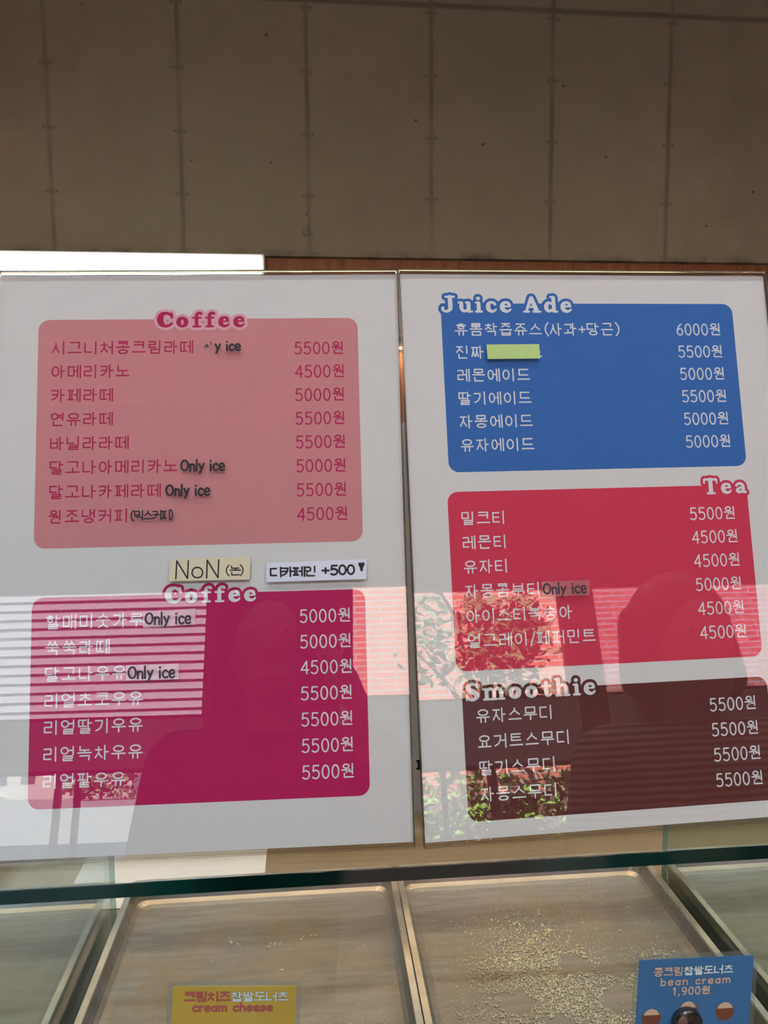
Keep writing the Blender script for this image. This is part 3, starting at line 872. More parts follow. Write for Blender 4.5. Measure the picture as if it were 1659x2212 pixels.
def strokes_to(mb, strokes, r, z, mi=0):
    for s in strokes:
        pts = [S(p[0], p[1]) for p in s]
        rs = [(p[2] if len(p) > 2 else r) for p in s]
        if len(s[0]) > 2:
            rs = [(q + r) * MM for q in rs]
        else:
            rs = [r * MM] * len(pts)
        mb.stroke2(pts, rs, z, mi)
Z_PANEL, Z_HALO, Z_TEXT = .00014, .00017, .00022
Z_BACK, Z_FRONT = .0009, .0029      # inner and outer face of the clear front pane
def make_sign(name, label, matrix, w=SW, h=SH):
    root = thing(name, label, 'menu sign')
    root.matrix_world = matrix
    x0, x1 = -w / 2 * MM - .0003, w / 2 * MM + .0003
    y0, y1 = -.0032, h * MM + .0012
    b = MB(); b.box(x0, x1, y0, y1, Z_BACK, Z_FRONT); b.i[2:] = [1] * 4; b.build('front_pane', [MAT['acrylic'], MAT['acrylic_side']], root)
    b = MB(); b.box(x0, x1, y0, y1, -.0032, -.0012); b.i[2:] = [1] * 4; b.build('back_pane', [MAT['acrylic'], MAT['acrylic_side']], root)
    e = MB()
    e.box(x0, x1, y1, y1 + .0022, -.0032, Z_FRONT, bev=.0006)
    e.build('top_edge', MAT['acrylic_edge'], root)
    for xa, xb in ((x0 - .0008, x0), (x1, x1 + .0008)):
        e = MB(); e.box(xa, xb, y0, y1 + .0022, -.0032, Z_FRONT, bev=.0003); e.build('side_edge', MAT['acrylic_side'], root)
    # the foot: a clear plate that runs back from the lower edge, level with the counter
    inv = matrix.inverted()
    f = MB()
    a = matrix @ Vector((x0, y0, -.0032)); c = matrix @ Vector((x1, y0, -.0032))
    az = min(a.z, c.z)
    P = [Vector((a.x, a.y, az)), Vector((c.x, c.y, az)), Vector((c.x, c.y + .09, az)), Vector((a.x, a.y + .09, az))]
    f.poly([inv @ q for q in P]); f.poly([inv @ (q + Vector((0, 0, .003))) for q in reversed(P)])
    f.build('foot_plate', MAT['acrylic'], root)
    s = MB(); s.box(-w / 2 * MM, w / 2 * MM, 0, h * MM, -.0001, .0001)
    sheet = s.build('menu_sheet', MAT['paper'], root)
    return root, sheet
def panel(sheet, name, rect, radii, mat, head, head_mat, halo=1.75, halo_mat=None):
    b = MB()
    poly_sheet(b, rounded(*rect, radii), Z_PANEL)
    st = fat_strokes(*head)
    mats = [mat, halo_mat or mat]
    strokes_to(b, st, halo, Z_HALO, 1)
    b.build(name, mats, sheet)
    b = MB()
    strokes_to(b, st, 0.0, Z_TEXT)
    b.build('heading_lettering', head_mat, sheet)
GLY, PITCH, PEN = 9.1, 11.75, .52
def row(sheet, txt, u, v, price, pu, pv, mat):
    b = MB()
    st, _ = text_strokes(txt, u, v - GLY / 2, GLY, PITCH, 1.35)
    strokes_to(b, st, PEN, Z_TEXT)
    b.build('item_lettering', mat, sheet)
    b = MB()
    st, x = text_strokes(price, pu, pv - GLY / 2, GLY * .98, PITCH, 1.95)
    st2, _ = text_strokes('원', x, pv - GLY / 2 - .2, GLY, PITCH)
    strokes_to(b, st + st2, PEN, Z_TEXT)
    b.build('price_lettering', mat, sheet)

ML = sign_matrix((0.99934, -0.03503, 0.00921), (0.00154, -0.21295, -0.97706), (0.03618, 0.97644, -0.21275), (-0.22999, 0.61460, 1.61716))
MR = sign_matrix((0.99977, 0.01911, 0.00980), (0.01373, -0.21754, -0.97596), (-0.01652, 0.97586, -0.21775), (0.06952, 0.60261, 1.62008))
sign_l, sheet_l = make_sign('menu_sign', 'clear acrylic menu stand with pink and magenta coffee price lists', ML)
sign_r, sheet_r = make_sign('menu_sign', 'clear acrylic menu stand with blue juice, red tea and brown smoothie price lists', MR)

panel(sheet_l, 'pink_panel', (28.8, 34.2, 266.4, 205.0), (8, 8, 8, 8), MAT['pink'], ('Coffee', 115.0, 28.4, 12.4, 67.0), MAT['berry'], 2.1, MAT['pale_pink'])
for i, (t_, p_) in enumerate([('시그니처콩크림라떼', '5500'), ('아메리카노', '4500'), ('카페라떼', '5000'), ('연유라떼', '5500'), ('바닐라라떼', '5500'), ('달고나아메리카노', '5000'), ('달고나카페라떼', '5500'), ('원조냉커피', '4500')]):
    row(sheet_l, t_, 39.2, 55.9 + 18.03 * i, p_, 218.6, 57.8 + 18.04 * i, MAT['berry'])
panel(sheet_l, 'magenta_panel', (28.5, 240.2, 267.0, 386.8), (8, 8, 8, 8), MAT['magenta'], ('Coffee', 121.5, 234.6, 12.2, 67.0), MAT['white_ink'], 2.1)
for i, (t_, p_) in enumerate([('할매미숫가루', '5000'), ('쑥쑥라떼', '5000'), ('달고나우유', '4500'), ('리얼초코우유', '5500'), ('리얼딸기우유', '5500'), ('리얼녹차우유', '5500'), ('리얼팥우유', '5500')]):
    row(sheet_l, t_, 38.8, 257.8 + 18.4 * i, p_, 219.4, 258.8 + 18.4 * i, MAT['white_ink'])
panel(sheet_r, 'blue_panel', (30.5, 23.4, 267.8, 155.2), (0, 8, 8, 8), MAT['blue'], ('Juice Ade', 30.0, 17.3, 13.4, 105.5), MAT['white_ink'], 2.3)
for i, (t_, p_) in enumerate([('휴롬착즙쥬스(사과+당근)', '6000'), ('진짜', '5500'), ('레몬에이드', '5000'), ('딸기에이드', '5500'), ('자몽에이드', '5000'), ('유자에이드', '5000')]):
    row(sheet_r, t_, 41.0, 44.2 + 18.1 * i, p_, 219.6, 44.7 + 18.1 * i, MAT['white_ink'])
b = MB()
st, _ = text_strokes('스', 98.8, 62.3 - GLY / 2, GLY, PITCH)
strokes_to(b, st, PEN, Z_TEXT)
b.build('item_lettering', MAT['white_ink'], sheet_r)
panel(sheet_r, 'red_panel', (28.4, 170.0, 266.0, 302.2), (8, 0, 8, 8), MAT['red'], ('Tea', 230.3, 164.2, 12.6, 36.0), MAT['white_ink'], 2.1)
for i, (t_, p_) in enumerate([('밀크티', '5500'), ('레몬티', '4500'), ('유자티', '4500'), ('자몽콤부티', '5000'), ('아이스티복숭아', '4500'), ('얼그레이/페퍼민트', '4500')]):
    row(sheet_r, t_, 38.5, 190.2 + 18.1 * i, p_, 217.8, 191.9 + 18.15 * i, MAT['white_ink'])
panel(sheet_r, 'brown_panel', (31.9, 317.4, 267.5, 408.0), (0, 8, 8, 8), MAT['brown'], ('Smoothie', 33.8, 310.6, 13.2, 99.5), MAT['white_ink'], 2.2)
for i, (t_, p_) in enumerate([('유자스무디', '5500'), ('요거트스무디', '5500'), ('딸기스무디', '5500'), ('자몽스무디', '5500')]):
    row(sheet_r, t_, 42.1, 334.6 + 18.4 * i, p_, 220.6, 336.4 + 18.3 * i, MAT['white_ink'])

# marker writing straight on the clear pane
def writing(txt, u, v, size, pen, wid=None):
    st, x = text_strokes(txt, 0, 0, size, size * .98, size * .10)
    k = (wid / x) if wid else 1.0
    rnd = random.Random(sum(map(ord, txt)) % 97 + int(u))
    return [[(u + px * k + rnd.uniform(-.12, .12), v + py + rnd.uniform(-.12, .12)) for px, py in s] for s in st]
ZW = Z_FRONT + .00012
for u, v, wid in ((134.2, 142.6, 32.5), (123.4, 160.8, 32.5)):
    b = MB(); strokes_to(b, writing('Only ice', u, v, 8.0, .75, wid), .72, ZW); b.build('marker_writing', MAT['black_ink'], sign_l)
b = MB(); strokes_to(b, writing('y ice', 159.5, 52.3, 7.6, .7, 19.5), .72, ZW)
strokes_to(b, [[(151.5, 57.2), (152.6, 55.4)], [(152.8, 57.6), (153.4, 55.0), (154.4, 57.4)], [(156.4, 53.0), (156.3, 55.2)]], .3, ZW)
b.build('marker_writing', MAT['black_ink'], sign_l)
b = MB(); strokes_to(b, writing('(믹스커피)', 98.0, 179.4, 6.6, .45, 31.5), .46, ZW); b.build('marker_writing', MAT['black_ink'], sign_l)

# notes and tape stuck on the panes: each one a thing of its own
def note(name, label, cat, matrix, quad, mat, writings, group=None, thick=.00018):
    root = thing(name, label, cat, group=group)
    cu = sum(q[0] for q in quad) / 4
    cv = sum(q[1] for q in quad) / 4
    cx, cy = S(cu, cv)
    root.matrix_world = matrix @ Matrix.Translation((cx, cy, Z_FRONT))
    loc = lambda u, v: (S(u, v)[0] - cx, S(u, v)[1] - cy)
    b = MB()
    top = [loc(*q) + (thick,) for q in reversed(quad)]
    bot = [loc(*q) + (.00003,) for q in quad]
    b.poly(top); b.poly(bot)
    q2 = [loc(*q) for q in quad]
    for k in range(4):
        a, c = q2[k], q2[(k + 1) % 4]
        b.poly([a + (.00003,), a + (thick,), c + (thick,), c + (.00003,)])
    b.build('paper' if mat not in (MAT['tape'],) else 'tape', mat, root)
    for strokes, pen, ink in writings:
        b = MB()
        for s in strokes:
            b.stroke2([loc(p[0], p[1]) for p in s], [pen * MM] * len(s), thick + .0001)
        b.build('handwriting', ink, root)
    return root
K = MAT['black_ink']
note('paper_note', 'cream paper note reading NoN above the magenta coffee list', 'note', ML,
     [(126.5, 214.9), (184.0, 214.6), (183.4, 231.1), (125.8, 230.9)], MAT['cream_paper'],
     [(writing('NoN', 130.2, 216.4, 12.8, .5, 33.5), .50, K), (writing('(논)', 166.2, 220.8, 6.8, .45, 14.0), .42, K)])
heart = [[(264.8 + .9 * dx, 223.2 + dy) for dx, dy in s] for s in ([(-1.2, -1.6), (0, .2), (1.2, -1.6)], [(-1.6, -1.2), (-.2, 1.6), (0, 3.2), (.2, 1.6), (1.6, -1.2)], [(-.8, -.6), (.8, -.6)], [(-.6, .6), (.6, .6)])]
note('paper_note', 'pale paper note reading 디카페인 +500 with a black heart', 'note', ML,
     [(195.9, 219.4), (268.8, 218.4), (268.1, 233.0), (195.4, 233.3)], MAT['pale_paper'],
     [(writing('디카페인', 198.4, 223.0, 6.6, .8, 33), .62, K), (writing('+500', 236.0, 222.6, 6.6, .8, 24.5), .72, K), (heart, .95, K)])
note('tape_label', 'clear tape reading Only ice beside 할매미숫가루, topmost in the magenta list', 'tape label', ML,
     [(107.4, 252.4), (145.0, 250.8), (144.3, 262.4), (107.5, 263.6)], MAT['tape'], [(writing('Only ice', 109.1, 253.2, 8.2, .7, 33.0), .66, MAT['faded_ink'])])
note('tape_label', 'clear tape reading Only ice beside 달고나우유 in the magenta list', 'tape label', ML,
     [(95.9, 289.5), (132.8, 289.4), (132.8, 300.5), (96.0, 300.5)], MAT['tape'], [(writing('Only ice', 97.4, 291.0, 8.2, .7, 33.5), .68, MAT['faded_ink'])])
note('tape_label', 'clear tape reading Only ice on the red tea list', 'tape label', MR,
     [(95.6, 239.5), (132.6, 239.5), (131.9, 250.9), (95.3, 250.5)], MAT['tape'], [(writing('Only ice', 96.6, 241.0, 7.8, .7, 34.0), .66, MAT['faded_ink'])])
note('cover_tape', 'plain pale green tape covering a drink name on the blue list', 'tape', MR,
     [(64.1, 57.2), (105.6, 57.0), (105.7, 68.5), (64.3, 68.7)], MAT['green_tape'], [])

# notice sheet behind, seen in the slit between both stands
MN = sign_matrix((1, 0, 0), (0, -0.21, -0.9777), (0, 0.9777, -0.21), (0.0825 - .1485, 0.632, 1.627))
nroot = thing('notice_holder', 'white paper notice with black print standing behind the two menu stands', 'notice')
nroot.matrix_world = MN
b = MB(); b.box(-.105, .105, 0, .297, -.0003, .0003)
ns = b.build('notice_sheet', MAT['thin_paper'], nroot)
b = MB(); b.box(-.107, .107, -.004, .300, .002, .004); b.build('front_pane', MAT['acrylic'], nroot)
def nl(txt, u, v, size, pen):
    b = MB()
    st, _ = text_strokes(txt, 0, 0, size, size * 1.1)
    for s in st:
        b.stroke2([((u + p[0]) * MM, (v - p[1]) * MM) for p in s], [pen * MM] * len(s), .0004)
    b.build('printed_text', MAT['black_ink'], ns)
nl('밀', -2.0, 288, 8, .7)
nl('/', -2.0, 214, 7, .6)
nl('퍼비', -7.5, 38, 7.5, .8)

# ------------------------------------------------------------------ display case
GT, GB = 1.2026, 1.1926        # top and underside of the counter glass
GF = 0.4955                    # its front edge
TILT = 0.0
case = thing('display_case', 'glass bakery display case under the menu stands', 'display case', (0.1, 0.9, 0))
def cpart(name, mb, mat, parent=None, smooth=False):
    # world-space mesh moved to the case origin
    mb.v = [(x - .1, y - .9, z) for x, y, z in mb.v]
    return mb.build(name, mat, parent or case, smooth)
CX0, CX1 = -1.15, 1.30
b = MB(); b.box(CX0, CX1, GF + .0008, 1.26, GB, GT); gtop = cpart('glass_top', b, MAT['glass'])
b = MB(); b.box(CX0, CX1, GF, GF + .0008, GB, GT, bev=.0003); b.v = [(x - .1, y - .9, z) for x, y, z in b.v]
b.build('polished_edge', MAT['glass_edge'], gtop)
b = MB(); b.box(CX0, CX1, GF + .004, GF + .010, .30, GB - .0005); cpart('front_glass', b, MAT['glass'])
b = MB(); b.box(CX0, CX1, GF + .0105, GF + .0125, GB - .006, GB - .0005); cpart('silicone_seam', b, MAT['glass_rim'])
b = MB(); b.box(CX0, CX1, GF + .012, 1.25, .872, .884); cpart('shelf_board', b, MAT['shelf'])
b = MB(); b.box(CX0, CX1, GF + .004, 1.26, 0.0, .29); b.box(CX0, CX1, 1.0, 1.26, .29, .87); cpart('base_cabinet', b, MAT['case_body'])
b = MB(); b.box(-.335, -.075, .968, 1.20, .8842, .8855); cpart('shelf_liner', b, MAT['liner'])
b = MB(); b.box(CX0, -.12, 1.235, 1.245, .886, GB); cpart('back_door', b, MAT['door_white'])
b = MB(); b.box(-.12, CX1, 1.225, 1.234, .886, GB); cpart('back_door', b, MAT['door_tan'])
for x in (CX0, CX1 - .008):
    b = MB(); b.box(x, x + .008, GF + .012, 1.22, .886, GB - .001); cpart('end_glass', b, MAT['glass_divider'])
for x in (-.254, .4475):
    b = MB(); b.box(x, x + .006, GF + .014, .913, .8865, GB - .001)
    dv = cpart('divider_glass', b, MAT['glass_divider'])
    r = MB(); r.box(x - .0002, x + .0062, .9131, .9146, .8865, GB - .001); r.box(x - .0002, x + .0062, GF + .014, .913, .885, .8864)
    r.v = [(p - .1, q - .9, z) for p, q, z in r.v]
    r.build('ground_edge', MAT['glass_rim'], dv)
b = MB(); b.box(CX0 + .05, CX1 - .05, 0.97, 1.0, GB - .016, GB - .004); cpart('led_bar', b, MAT['led'])
area_lamp('case_lamp', (.08, .985, GB - .020), (.08, .975, .88), 2.2, .02, CASE_W, (1.0, .58, .22), False, 1.7)

# trays: steel pans with sloping walls and a rolled rim
def make_tray(label, x0, x1, y0=.52, y1=.957, z=.8995, group=None):
    root = thing('bakery_tray', label, 'tray', ((x0 + x1) / 2, (y0 + y1) / 2, z - .014))
    hw, hd = (x1 - x0) / 2, (y1 - y0) / 2
    H = .040           # rim height over the shelf
    fl = .0142
    # loops of the profile from the floor outward: (inset, height)
    prof = [(.016, fl), (.009, fl + .001), (.004, fl + .004), (.0018, fl + .010), (.0, H - .002)]
    def loop(ins, h):
        r = .012
        pts = []
        for cx, cy, a0 in ((hw - ins - r, hd - ins - r, 0), (-(hw - ins - r), hd - ins - r, 90), (-(hw - ins - r), -(hd - ins - r), 180), (hw - ins - r, -(hd - ins - r), 270)):
            for k in range(5):
                a = math.radians(a0 + 90 * k / 4)
                pts.append((cx + r * math.cos(a), cy + r * math.sin(a), h))
        return pts
    lp = [loop(*p) for p in prof]
    b = MB()
    n = len(lp[0])
    b.poly(lp[0])
    for a, c in zip(lp, lp[1:]):
        for k in range(n):
            k2 = (k + 1) % n
            b.poly([a[k], a[k2], c[k2], c[k]])
    floor_ = b
    # outside skin down to the shelf
    o1, o0 = loop(-.0012, H - .002), loop(.003, 0.0008)
    for k in range(n):
        k2 = (k + 1) % n
        floor_.poly([o0[k], o1[k], o1[k2], o0[k2]][::-1])
    floor_.poly(list(reversed(o0)))
    floor_.build('pan', MAT['tray'], root)
    r = MB()
    A, B, C, D = loop(.0006, H - .0035), loop(.0008, H), loop(-.0062, H), loop(-.0066, H - .004)
    for p, q in ((A, B), (B, C), (C, D), (D, A)):
        for k in range(n):
            k2 = (k + 1) % n
            r.poly([p[k], p[k2], q[k2], q[k]])
    r.build('rim', MAT['tray_rim'], root)
    return root
TZ = .8995
make_tray('empty steel tray with a few crumbs, second from left, behind the yellow card', -.2345, .0935)
make_tray('steel tray covered in yellow bean powder with bare round spots', .1075, .4345)
make_tray('empty steel tray left of the left glass divider', -.610, -.272)
make_tray('empty steel tray right of the right glass divider', .470, .800)

# bean powder and crumbs: nobody could count the grains
def grains(name, label, pts, mat, cat='crumbs'):
    v, f = [], []
    for x, y, z, r in pts:
        n = len(v)
        a = random.uniform(0, PI)
        c, s = math.cos(a) * r, math.sin(a) * r
        e = r * random.uniform(.6, 1.2)
        v += [(x + c, y + s, z + r * .3), (x - s, y + c * 1.2, z + r * .35), (x - c, y - s, z + r * .3), (x + s * 1.1, y - c, z + r * .4), (x + c * .2, y, z + r * .3 + e), (x, y, z)]
        for q in ((0, 1, 4), (1, 2, 4), (2, 3, 4), (3, 0, 4), (1, 0, 5), (2, 1, 5), (3, 2, 5), (0, 3, 5)):
            f.append(tuple(n + k for k in q))
    o = link_mesh(name, v, f, mat)
    return tag(o, label, cat, kind='stuff')
FZ = TZ + .0003
BARE = [(.3135, .726, .020), (.287, .786, .016), (.205, .735, .017), (.330, .775, .013), (.240, .700, .015), (.165, .700, .016), (.370, .700, .018), (.28, .66, .02), (.19, .65, .02), (.36, .64, .02)]
pts = []
tries = 0
while len(pts) < 21000 and tries < 400000:
    tries += 1
    x = random.uniform(.122, .420)
    y = random.uniform(.545, .945)
    d1 = math.exp(-(((x - .235) / .055) ** 2 + ((y - .79) / .055) ** 2))
    d2 = math.exp(-(((x - .27) / .12) ** 2 + ((y - .66) / .115) ** 2) ** 1.5)
    d3 = .55 * math.exp(-(((x - .385) / .03) ** 2 + ((y - .775) / .02) ** 2))
    dens = min(1.0, 1.1 * d2 + .9 * d1 + d3 + .010)
    wob = .004 * math.sin(x * 300) * math.cos(y * 260)
    if any(math.hypot(x - bx, (y - by) * 1.0) < br + wob for bx, by, br in BARE):
        dens *= .03
    if random.random() < dens:
        pts.append((x, y, FZ + random.uniform(0, .0008) * min(1, dens * 1.4), random.uniform(.0004, .00105) * (1.8 if random.random() < .04 else 1)))
for cx, cy in ((.236, .862), (.300, .800), (.276, .845), (.25, .83), (.385, .775), (.39, .77)):
    for k in range(16):
        pts.append((random.gauss(cx, .004), random.gauss(cy, .004), FZ + random.uniform(0, .001), random.uniform(.0008, .0018)))
grains('bean_powder', 'yellow bean powder scattered thickly over the tray behind the blue card', pts, MAT['crumb'])
pts = []
for k in range(420):
    x, y = random.uniform(-.215, .075), random.uniform(.545, .93)
    if random.random() < (.35 if y > .8 else .8):
        pts.append((x, y, FZ, random.uniform(.00025, .0007)))
for k in range(260):
    pts.append((random.gauss(.03, .03), random.gauss(.715, .02), FZ, random.uniform(.0003, .0008)))
for k in range(220):
    pts.append((random.gauss(-.155, .02), random.gauss(.72, .02), FZ, random.uniform(.0003, .0007)))
for cx, cy, q in ((-.10, .862, 6), (-.053, .855, 8), (-.012, .865, 5), (.045, .84, 3), (-.045, .81, 4)):
    for k in range(q):
        pts.append((random.gauss(cx, .004), random.gauss(cy, .0025), FZ, random.uniform(.0008, .0017)))
pts = [p for p in pts if -.216 < p[0] < .076]
grains('tray_crumbs', 'pale crumbs sprinkled on the tray behind the yellow card', pts, MAT['crumb_pale'])

# ------------------------------------------------------------------ price cards on the front glass
def card(label, x0, z1, w, h, rot, mat, lam=.0035):
    root = thing('price_card', label, 'price card', (x0, GF + .0036, z1))
    root.rotation_euler = (PI / 2, 0, 0)
    root.rotation_euler = (Matrix.Rotation(-rot, 4, 'Y') @ Matrix.Rotation(PI / 2, 4, 'X')).to_euler()
    b = MB(); b.box(0, w, -h, 0, .0002, .0008); c = b.build('printed_card', mat, root)
    b = MB(); b.box(-lam, w + lam, -h - lam, lam, 0, .00019); b.box(-lam, w + lam, -h - lam, lam, .00081, .0009); b.build('laminate', MAT['laminate'], root)
    return root, c
def card_text(c, txt, u, v, size, pitch, lat, pen, outline, mat, omat, wfac=1.0, stretch=1.0):
    st, x = text_strokes(txt, u, v, size, pitch, lat, wfac)
    st = [[(u + (p[0] - u) * stretch, p[1]) for p in q] for q in st]
    b = MB()
    for s in st:
        b.stroke2([(p[0] * MM, -p[1] * MM) for p in s], [(pen + outline) * MM] * len(s), .00093)
    for s in st:
        b.stroke2([(p[0] * MM, -p[1] * MM) for p in s], [pen * MM] * len(s), .00099, 1)
    b.build('card_lettering', [omat, mat], c)
    return x
root, c = card('yellow laminated price card for cream cheese doughnuts on the front glass', -.1000, 1.1245, .0840, .058, math.radians(-4.2), MAT['card_yellow'])
x = card_text(c, '크림치즈', 8.0, 4.0, 6.6, 7.9, .8, .52, .16, MAT['rose_ink'], MAT['rose_line'], 1.08)
card_text(c, '찹쌀도너츠', x + .1, 4.0, 6.6, 7.9, .8, .50, .16, MAT['ice_ink'], MAT['navy_line'], 1.08)
card_text(c, 'cream cheese', 14.0, 12.2, 5.8, 7, .95, .56, .16, MAT['rose_ink'], MAT['rose_line'], 1.0, 1.17)
root, c = card('blue laminated price card for bean cream doughnuts with a dark round clip', .2295, 1.1190, .0870, .062, math.radians(-1.6), MAT['card_blue'])
x = card_text(c, '콩크림', 11.5, 6.6, 6.0, 7.6, .8, .50, .15, MAT['beige_ink'], MAT['navy_line'], 1.08)
card_text(c, '찹쌀도너츠', x + .1, 6.6, 6.0, 7.6, .8, .52, .12, MAT['ice_ink'], MAT['navy_line'], 1.08)
card_text(c, 'bean cream', 17.0, 14.6, 5.6, 7, 1.3, .55, .14, MAT['beige_ink'], MAT['navy_line'], 1.0, 1.30)
card_text(c, '1,900원', 26.5, 22.4, 5.6, 7.4, 1.4, .58, .14, MAT['beige_ink'], MAT['navy_line'], 1.0, 1.12)
b = MB()
for u, v in ((11.5, 45.5), (67.5, 43.0), (39.0, 41.0)):
    pts = [((u + 7.2 * math.cos(2 * PI * k / 28)) * MM, (-v + 7.2 * math.sin(2 * PI * k / 28)) * MM, .00094) for k in range(28)]
    b.poly(pts, 0)
    cap = [((u + 6.4 * math.cos(a)) * MM, (-v + 7.4 * math.sin(a)) * MM, .00098) for a in [math.radians(20 + 140 * k / 12) for k in range(13)]]
    b.poly(cap, 1)
b.build('printed_doughnuts', [MAT['choco'], MAT['cream_ink']], c)
b = MB()
seg = 28
prof = [(.0106, .001), (.0112, .003), (.0109, .0058), (.0098, .0068), (.0088, .0060), (.0074, .0064), (.003, .0072), (.0001, .0074)]
for (ra, za), (rb, zb) in zip(prof, prof[1:]):
    for k in range(seg):
        a0, a1 = 2 * PI * k / seg, 2 * PI * (k + 1) / seg
        P = lambda r_, a, z_: (.0375 + r_ * math.cos(a), -.0478 + r_ * math.sin(a), z_)
        b.poly([P(ra, a0, za), P(ra, a1, za), P(rb, a1, zb), P(rb, a0, zb)])
b.build('round_clip', MAT['knob'], root, smooth=True)

# ------------------------------------------------------------------ people standing at the counter (seen mirrored in the panes)
def remeshed(name, mb, mat, parent, voxel=.006, smooth=6):
    o = mb.build(name, mat, parent, smooth=True)
    r = o.modifiers.new('skin', 'REMESH')
    r.mode = 'VOXEL'
    r.voxel_size = voxel
    r.use_smooth_shade = True
    s = o.modifiers.new('soften', 'SMOOTH')
    s.iterations = smooth
    return o
def hand(mb, wrist, direction, palm_n, grip):
    """palm and five bent fingers; direction points to the finger tips, palm_n out of the palm"""
    d = Vector(direction).normalized(); nrm = Vector(palm_n).normalized(); side = d.cross(nrm).normalized()
    w = Vector(wrist)
    for s in (-.028, -.01, .01, .028):
        mb.cone(w, w + d * .085 + side * s, .022, .012, seg=10)
        mb.ball(w + d * .085 + side * s, .012)
    for s, L in ((-.031, .060), (-.010, .075), (.011, .070), (.031, .055)):
        p = w + d * .085 + side * s
        ang = grip * .5
        q = p + (d * math.cos(ang) + nrm * math.sin(ang)) * (L * .45)
        ang = grip * 1.2
        r = q + (d * math.cos(ang) + nrm * math.sin(ang)) * (L * .32)
        ang = grip * 1.7
        t = r + (d * math.cos(ang) + nrm * math.sin(ang)) * (L * .25)
        mb.tube([p, q, r, t], [.0095, .009, .0082, .0074], seg=10)
    p = w + d * .03 - side * .026
    q = p - side * .026 + d * .026 + nrm * .012
    r = q + d * .030 + nrm * .012
    mb.tube([p, q, r], [.013, .0105, .009], seg=10)
def make_person(label, cx, cy, head_c, sh_z, l_el, l_wr, l_dir, r_el, r_wr, r_dir, l_n, r_n, shirt, hair_long, lean=0.0):
    root = thing('person', label, 'person', (cx, cy, 0))
    W = lambda p: (p[0] - cx, p[1] - cy, p[2])
    b = MB()
    hc = Vector(head_c)
    neck = Vector((cx, cy, sh_z + .05))
    shl, shr = Vector((cx - .165, cy, sh_z)), Vector((cx + .165, cy, sh_z))
    hip = Vector((cx, cy, .80))
    T = lambda pts, rs: b.tube([W(p) for p in pts], rs)
    # head with jaw, nose, ears
    b.ball(W(hc), .1, scale=(.76, .92, 1.12), sub=3)
    b.ball(W(hc + Vector((0, .035, -.065))), .06, scale=(.9, .85, .9))
    T([hc + Vector((0, .088, .01)), hc + Vector((0, .108, -.024))], [.009, .013])
    for s in (-1, 1):
        b.ball(W(hc + Vector((.076 * s, -.005, -.015))), .026, scale=(.4, .7, 1.1))
    T([hc + Vector((-.018, .09, -.062)), hc + Vector((.018, .09, -.062))], [.009, .009])
    T([hc + Vector((0, -.01, -.06)), neck, neck - Vector((0, 0, .07))], [.052, .05, .07])
    T([shl, shr], [.055, .055])
    for s in (-1, 1):
        T([Vector((cx + .085 * s, cy, sh_z - .05)), Vector((cx + .085 * s, cy + .01, sh_z - .18)), Vector((cx + .06 * s, cy, sh_z - .33)), Vector((cx + .08 * s, cy, .80))], [.085, .10, .085, .10])
        T([Vector((cx + .085 * s, cy, .80)), Vector((cx + .09 * s, cy + .01, .44)), Vector((cx + .09 * s, cy - .01, .09))], [.088, .056, .038])
        T([Vector((cx + .09 * s, cy - .04, .04)), Vector((cx + .10 * s, cy + .13, .03))], [.036, .028])
    for sh, el, wr, dr, nn in ((shl, l_el, l_wr, l_dir, l_n), (shr, r_el, r_wr, r_dir, r_n)):
        T([sh, Vector(el), Vector(wr)], [.052, .040, .027])
        wv = W(wr)
        hand(b, wv, dr, nn, .75)
    body = remeshed('body', b, MAT['skin'], root, .0055, 4)
    # face details
    for s in (-1, 1):
        e = MB()
        e.ball(W(hc + Vector((.031 * s, .076, .012))), .0115)
        e.ball(W(hc + Vector((.031 * s, .0850, .012))), .0042, 1)
        e.build('eye', [MAT['eye'], MAT['hair']], body)
    h = MB()
    h.ball(W(hc + Vector((0, -.022, .030))), .112, scale=(.84, .90, 1.0), sub=3)
    for s in (-1, 1):
        h.tube([W(hc + Vector((.075 * s, -.03, .05))), W(hc + Vector((.088 * s, -.03, -.06))), W(hc + Vector((.085 * s, -.025, -.06 - hair_long)))], [.035, .034, .022])
    h.tube([W(hc + Vector((0, -.08, .02))), W(hc + Vector((0, -.085, -.10))), W(hc + Vector((0, -.07, -.10 - hair_long)))], [.07, .075, .05])
    remeshed('hair', h, MAT['hair'], root, .008, 5)
    s_ = MB()
    TS = lambda pts, rs: s_.tube([W(p) for p in pts], rs)
    TS([shl, shr], [.066, .066])
    TS([neck - Vector((0, 0, .035)), neck - Vector((0, 0, .08))], [.066, .09])
    for s in (-1, 1):
        TS([Vector((cx + .085 * s, cy, sh_z - .05)), Vector((cx + .085 * s, cy + .01, sh_z - .18)), Vector((cx + .065 * s, cy, sh_z - .33)), Vector((cx + .08 * s, cy, .76))], [.098, .114, .10, .115])
    for sh, el, wr in ((shl, l_el, l_wr), (shr, r_el, r_wr)):
        el, wr = Vector(el), Vector(wr)
        TS([sh, el, el.lerp(wr, .82)], [.066, .054, .042])
    remeshed('top', s_, shirt, root, .009, 5)
    p_ = MB()
    for s in (-1, 1):
        p_.tube([W(Vector((cx + .08 * s, cy, .83))), W(Vector((cx + .09 * s, cy + .01, .44))), W(Vector((cx + .09 * s, cy - .01, .10)))], [.112, .072, .062])
    remeshed('trousers', p_, MAT['trousers'], root, .010, 4)
    for s in (-1, 1):
        k_ = MB()
        k_.tube([W(Vector((cx + .09 * s, cy - .045, .045))), W(Vector((cx + .10 * s, cy + .10, .040))), W(Vector((cx + .10 * s, cy + .15, .035)))], [.045, .042, .034])
        remeshed('shoe', k_, MAT['black_metal'], root, .008, 3)
    return root

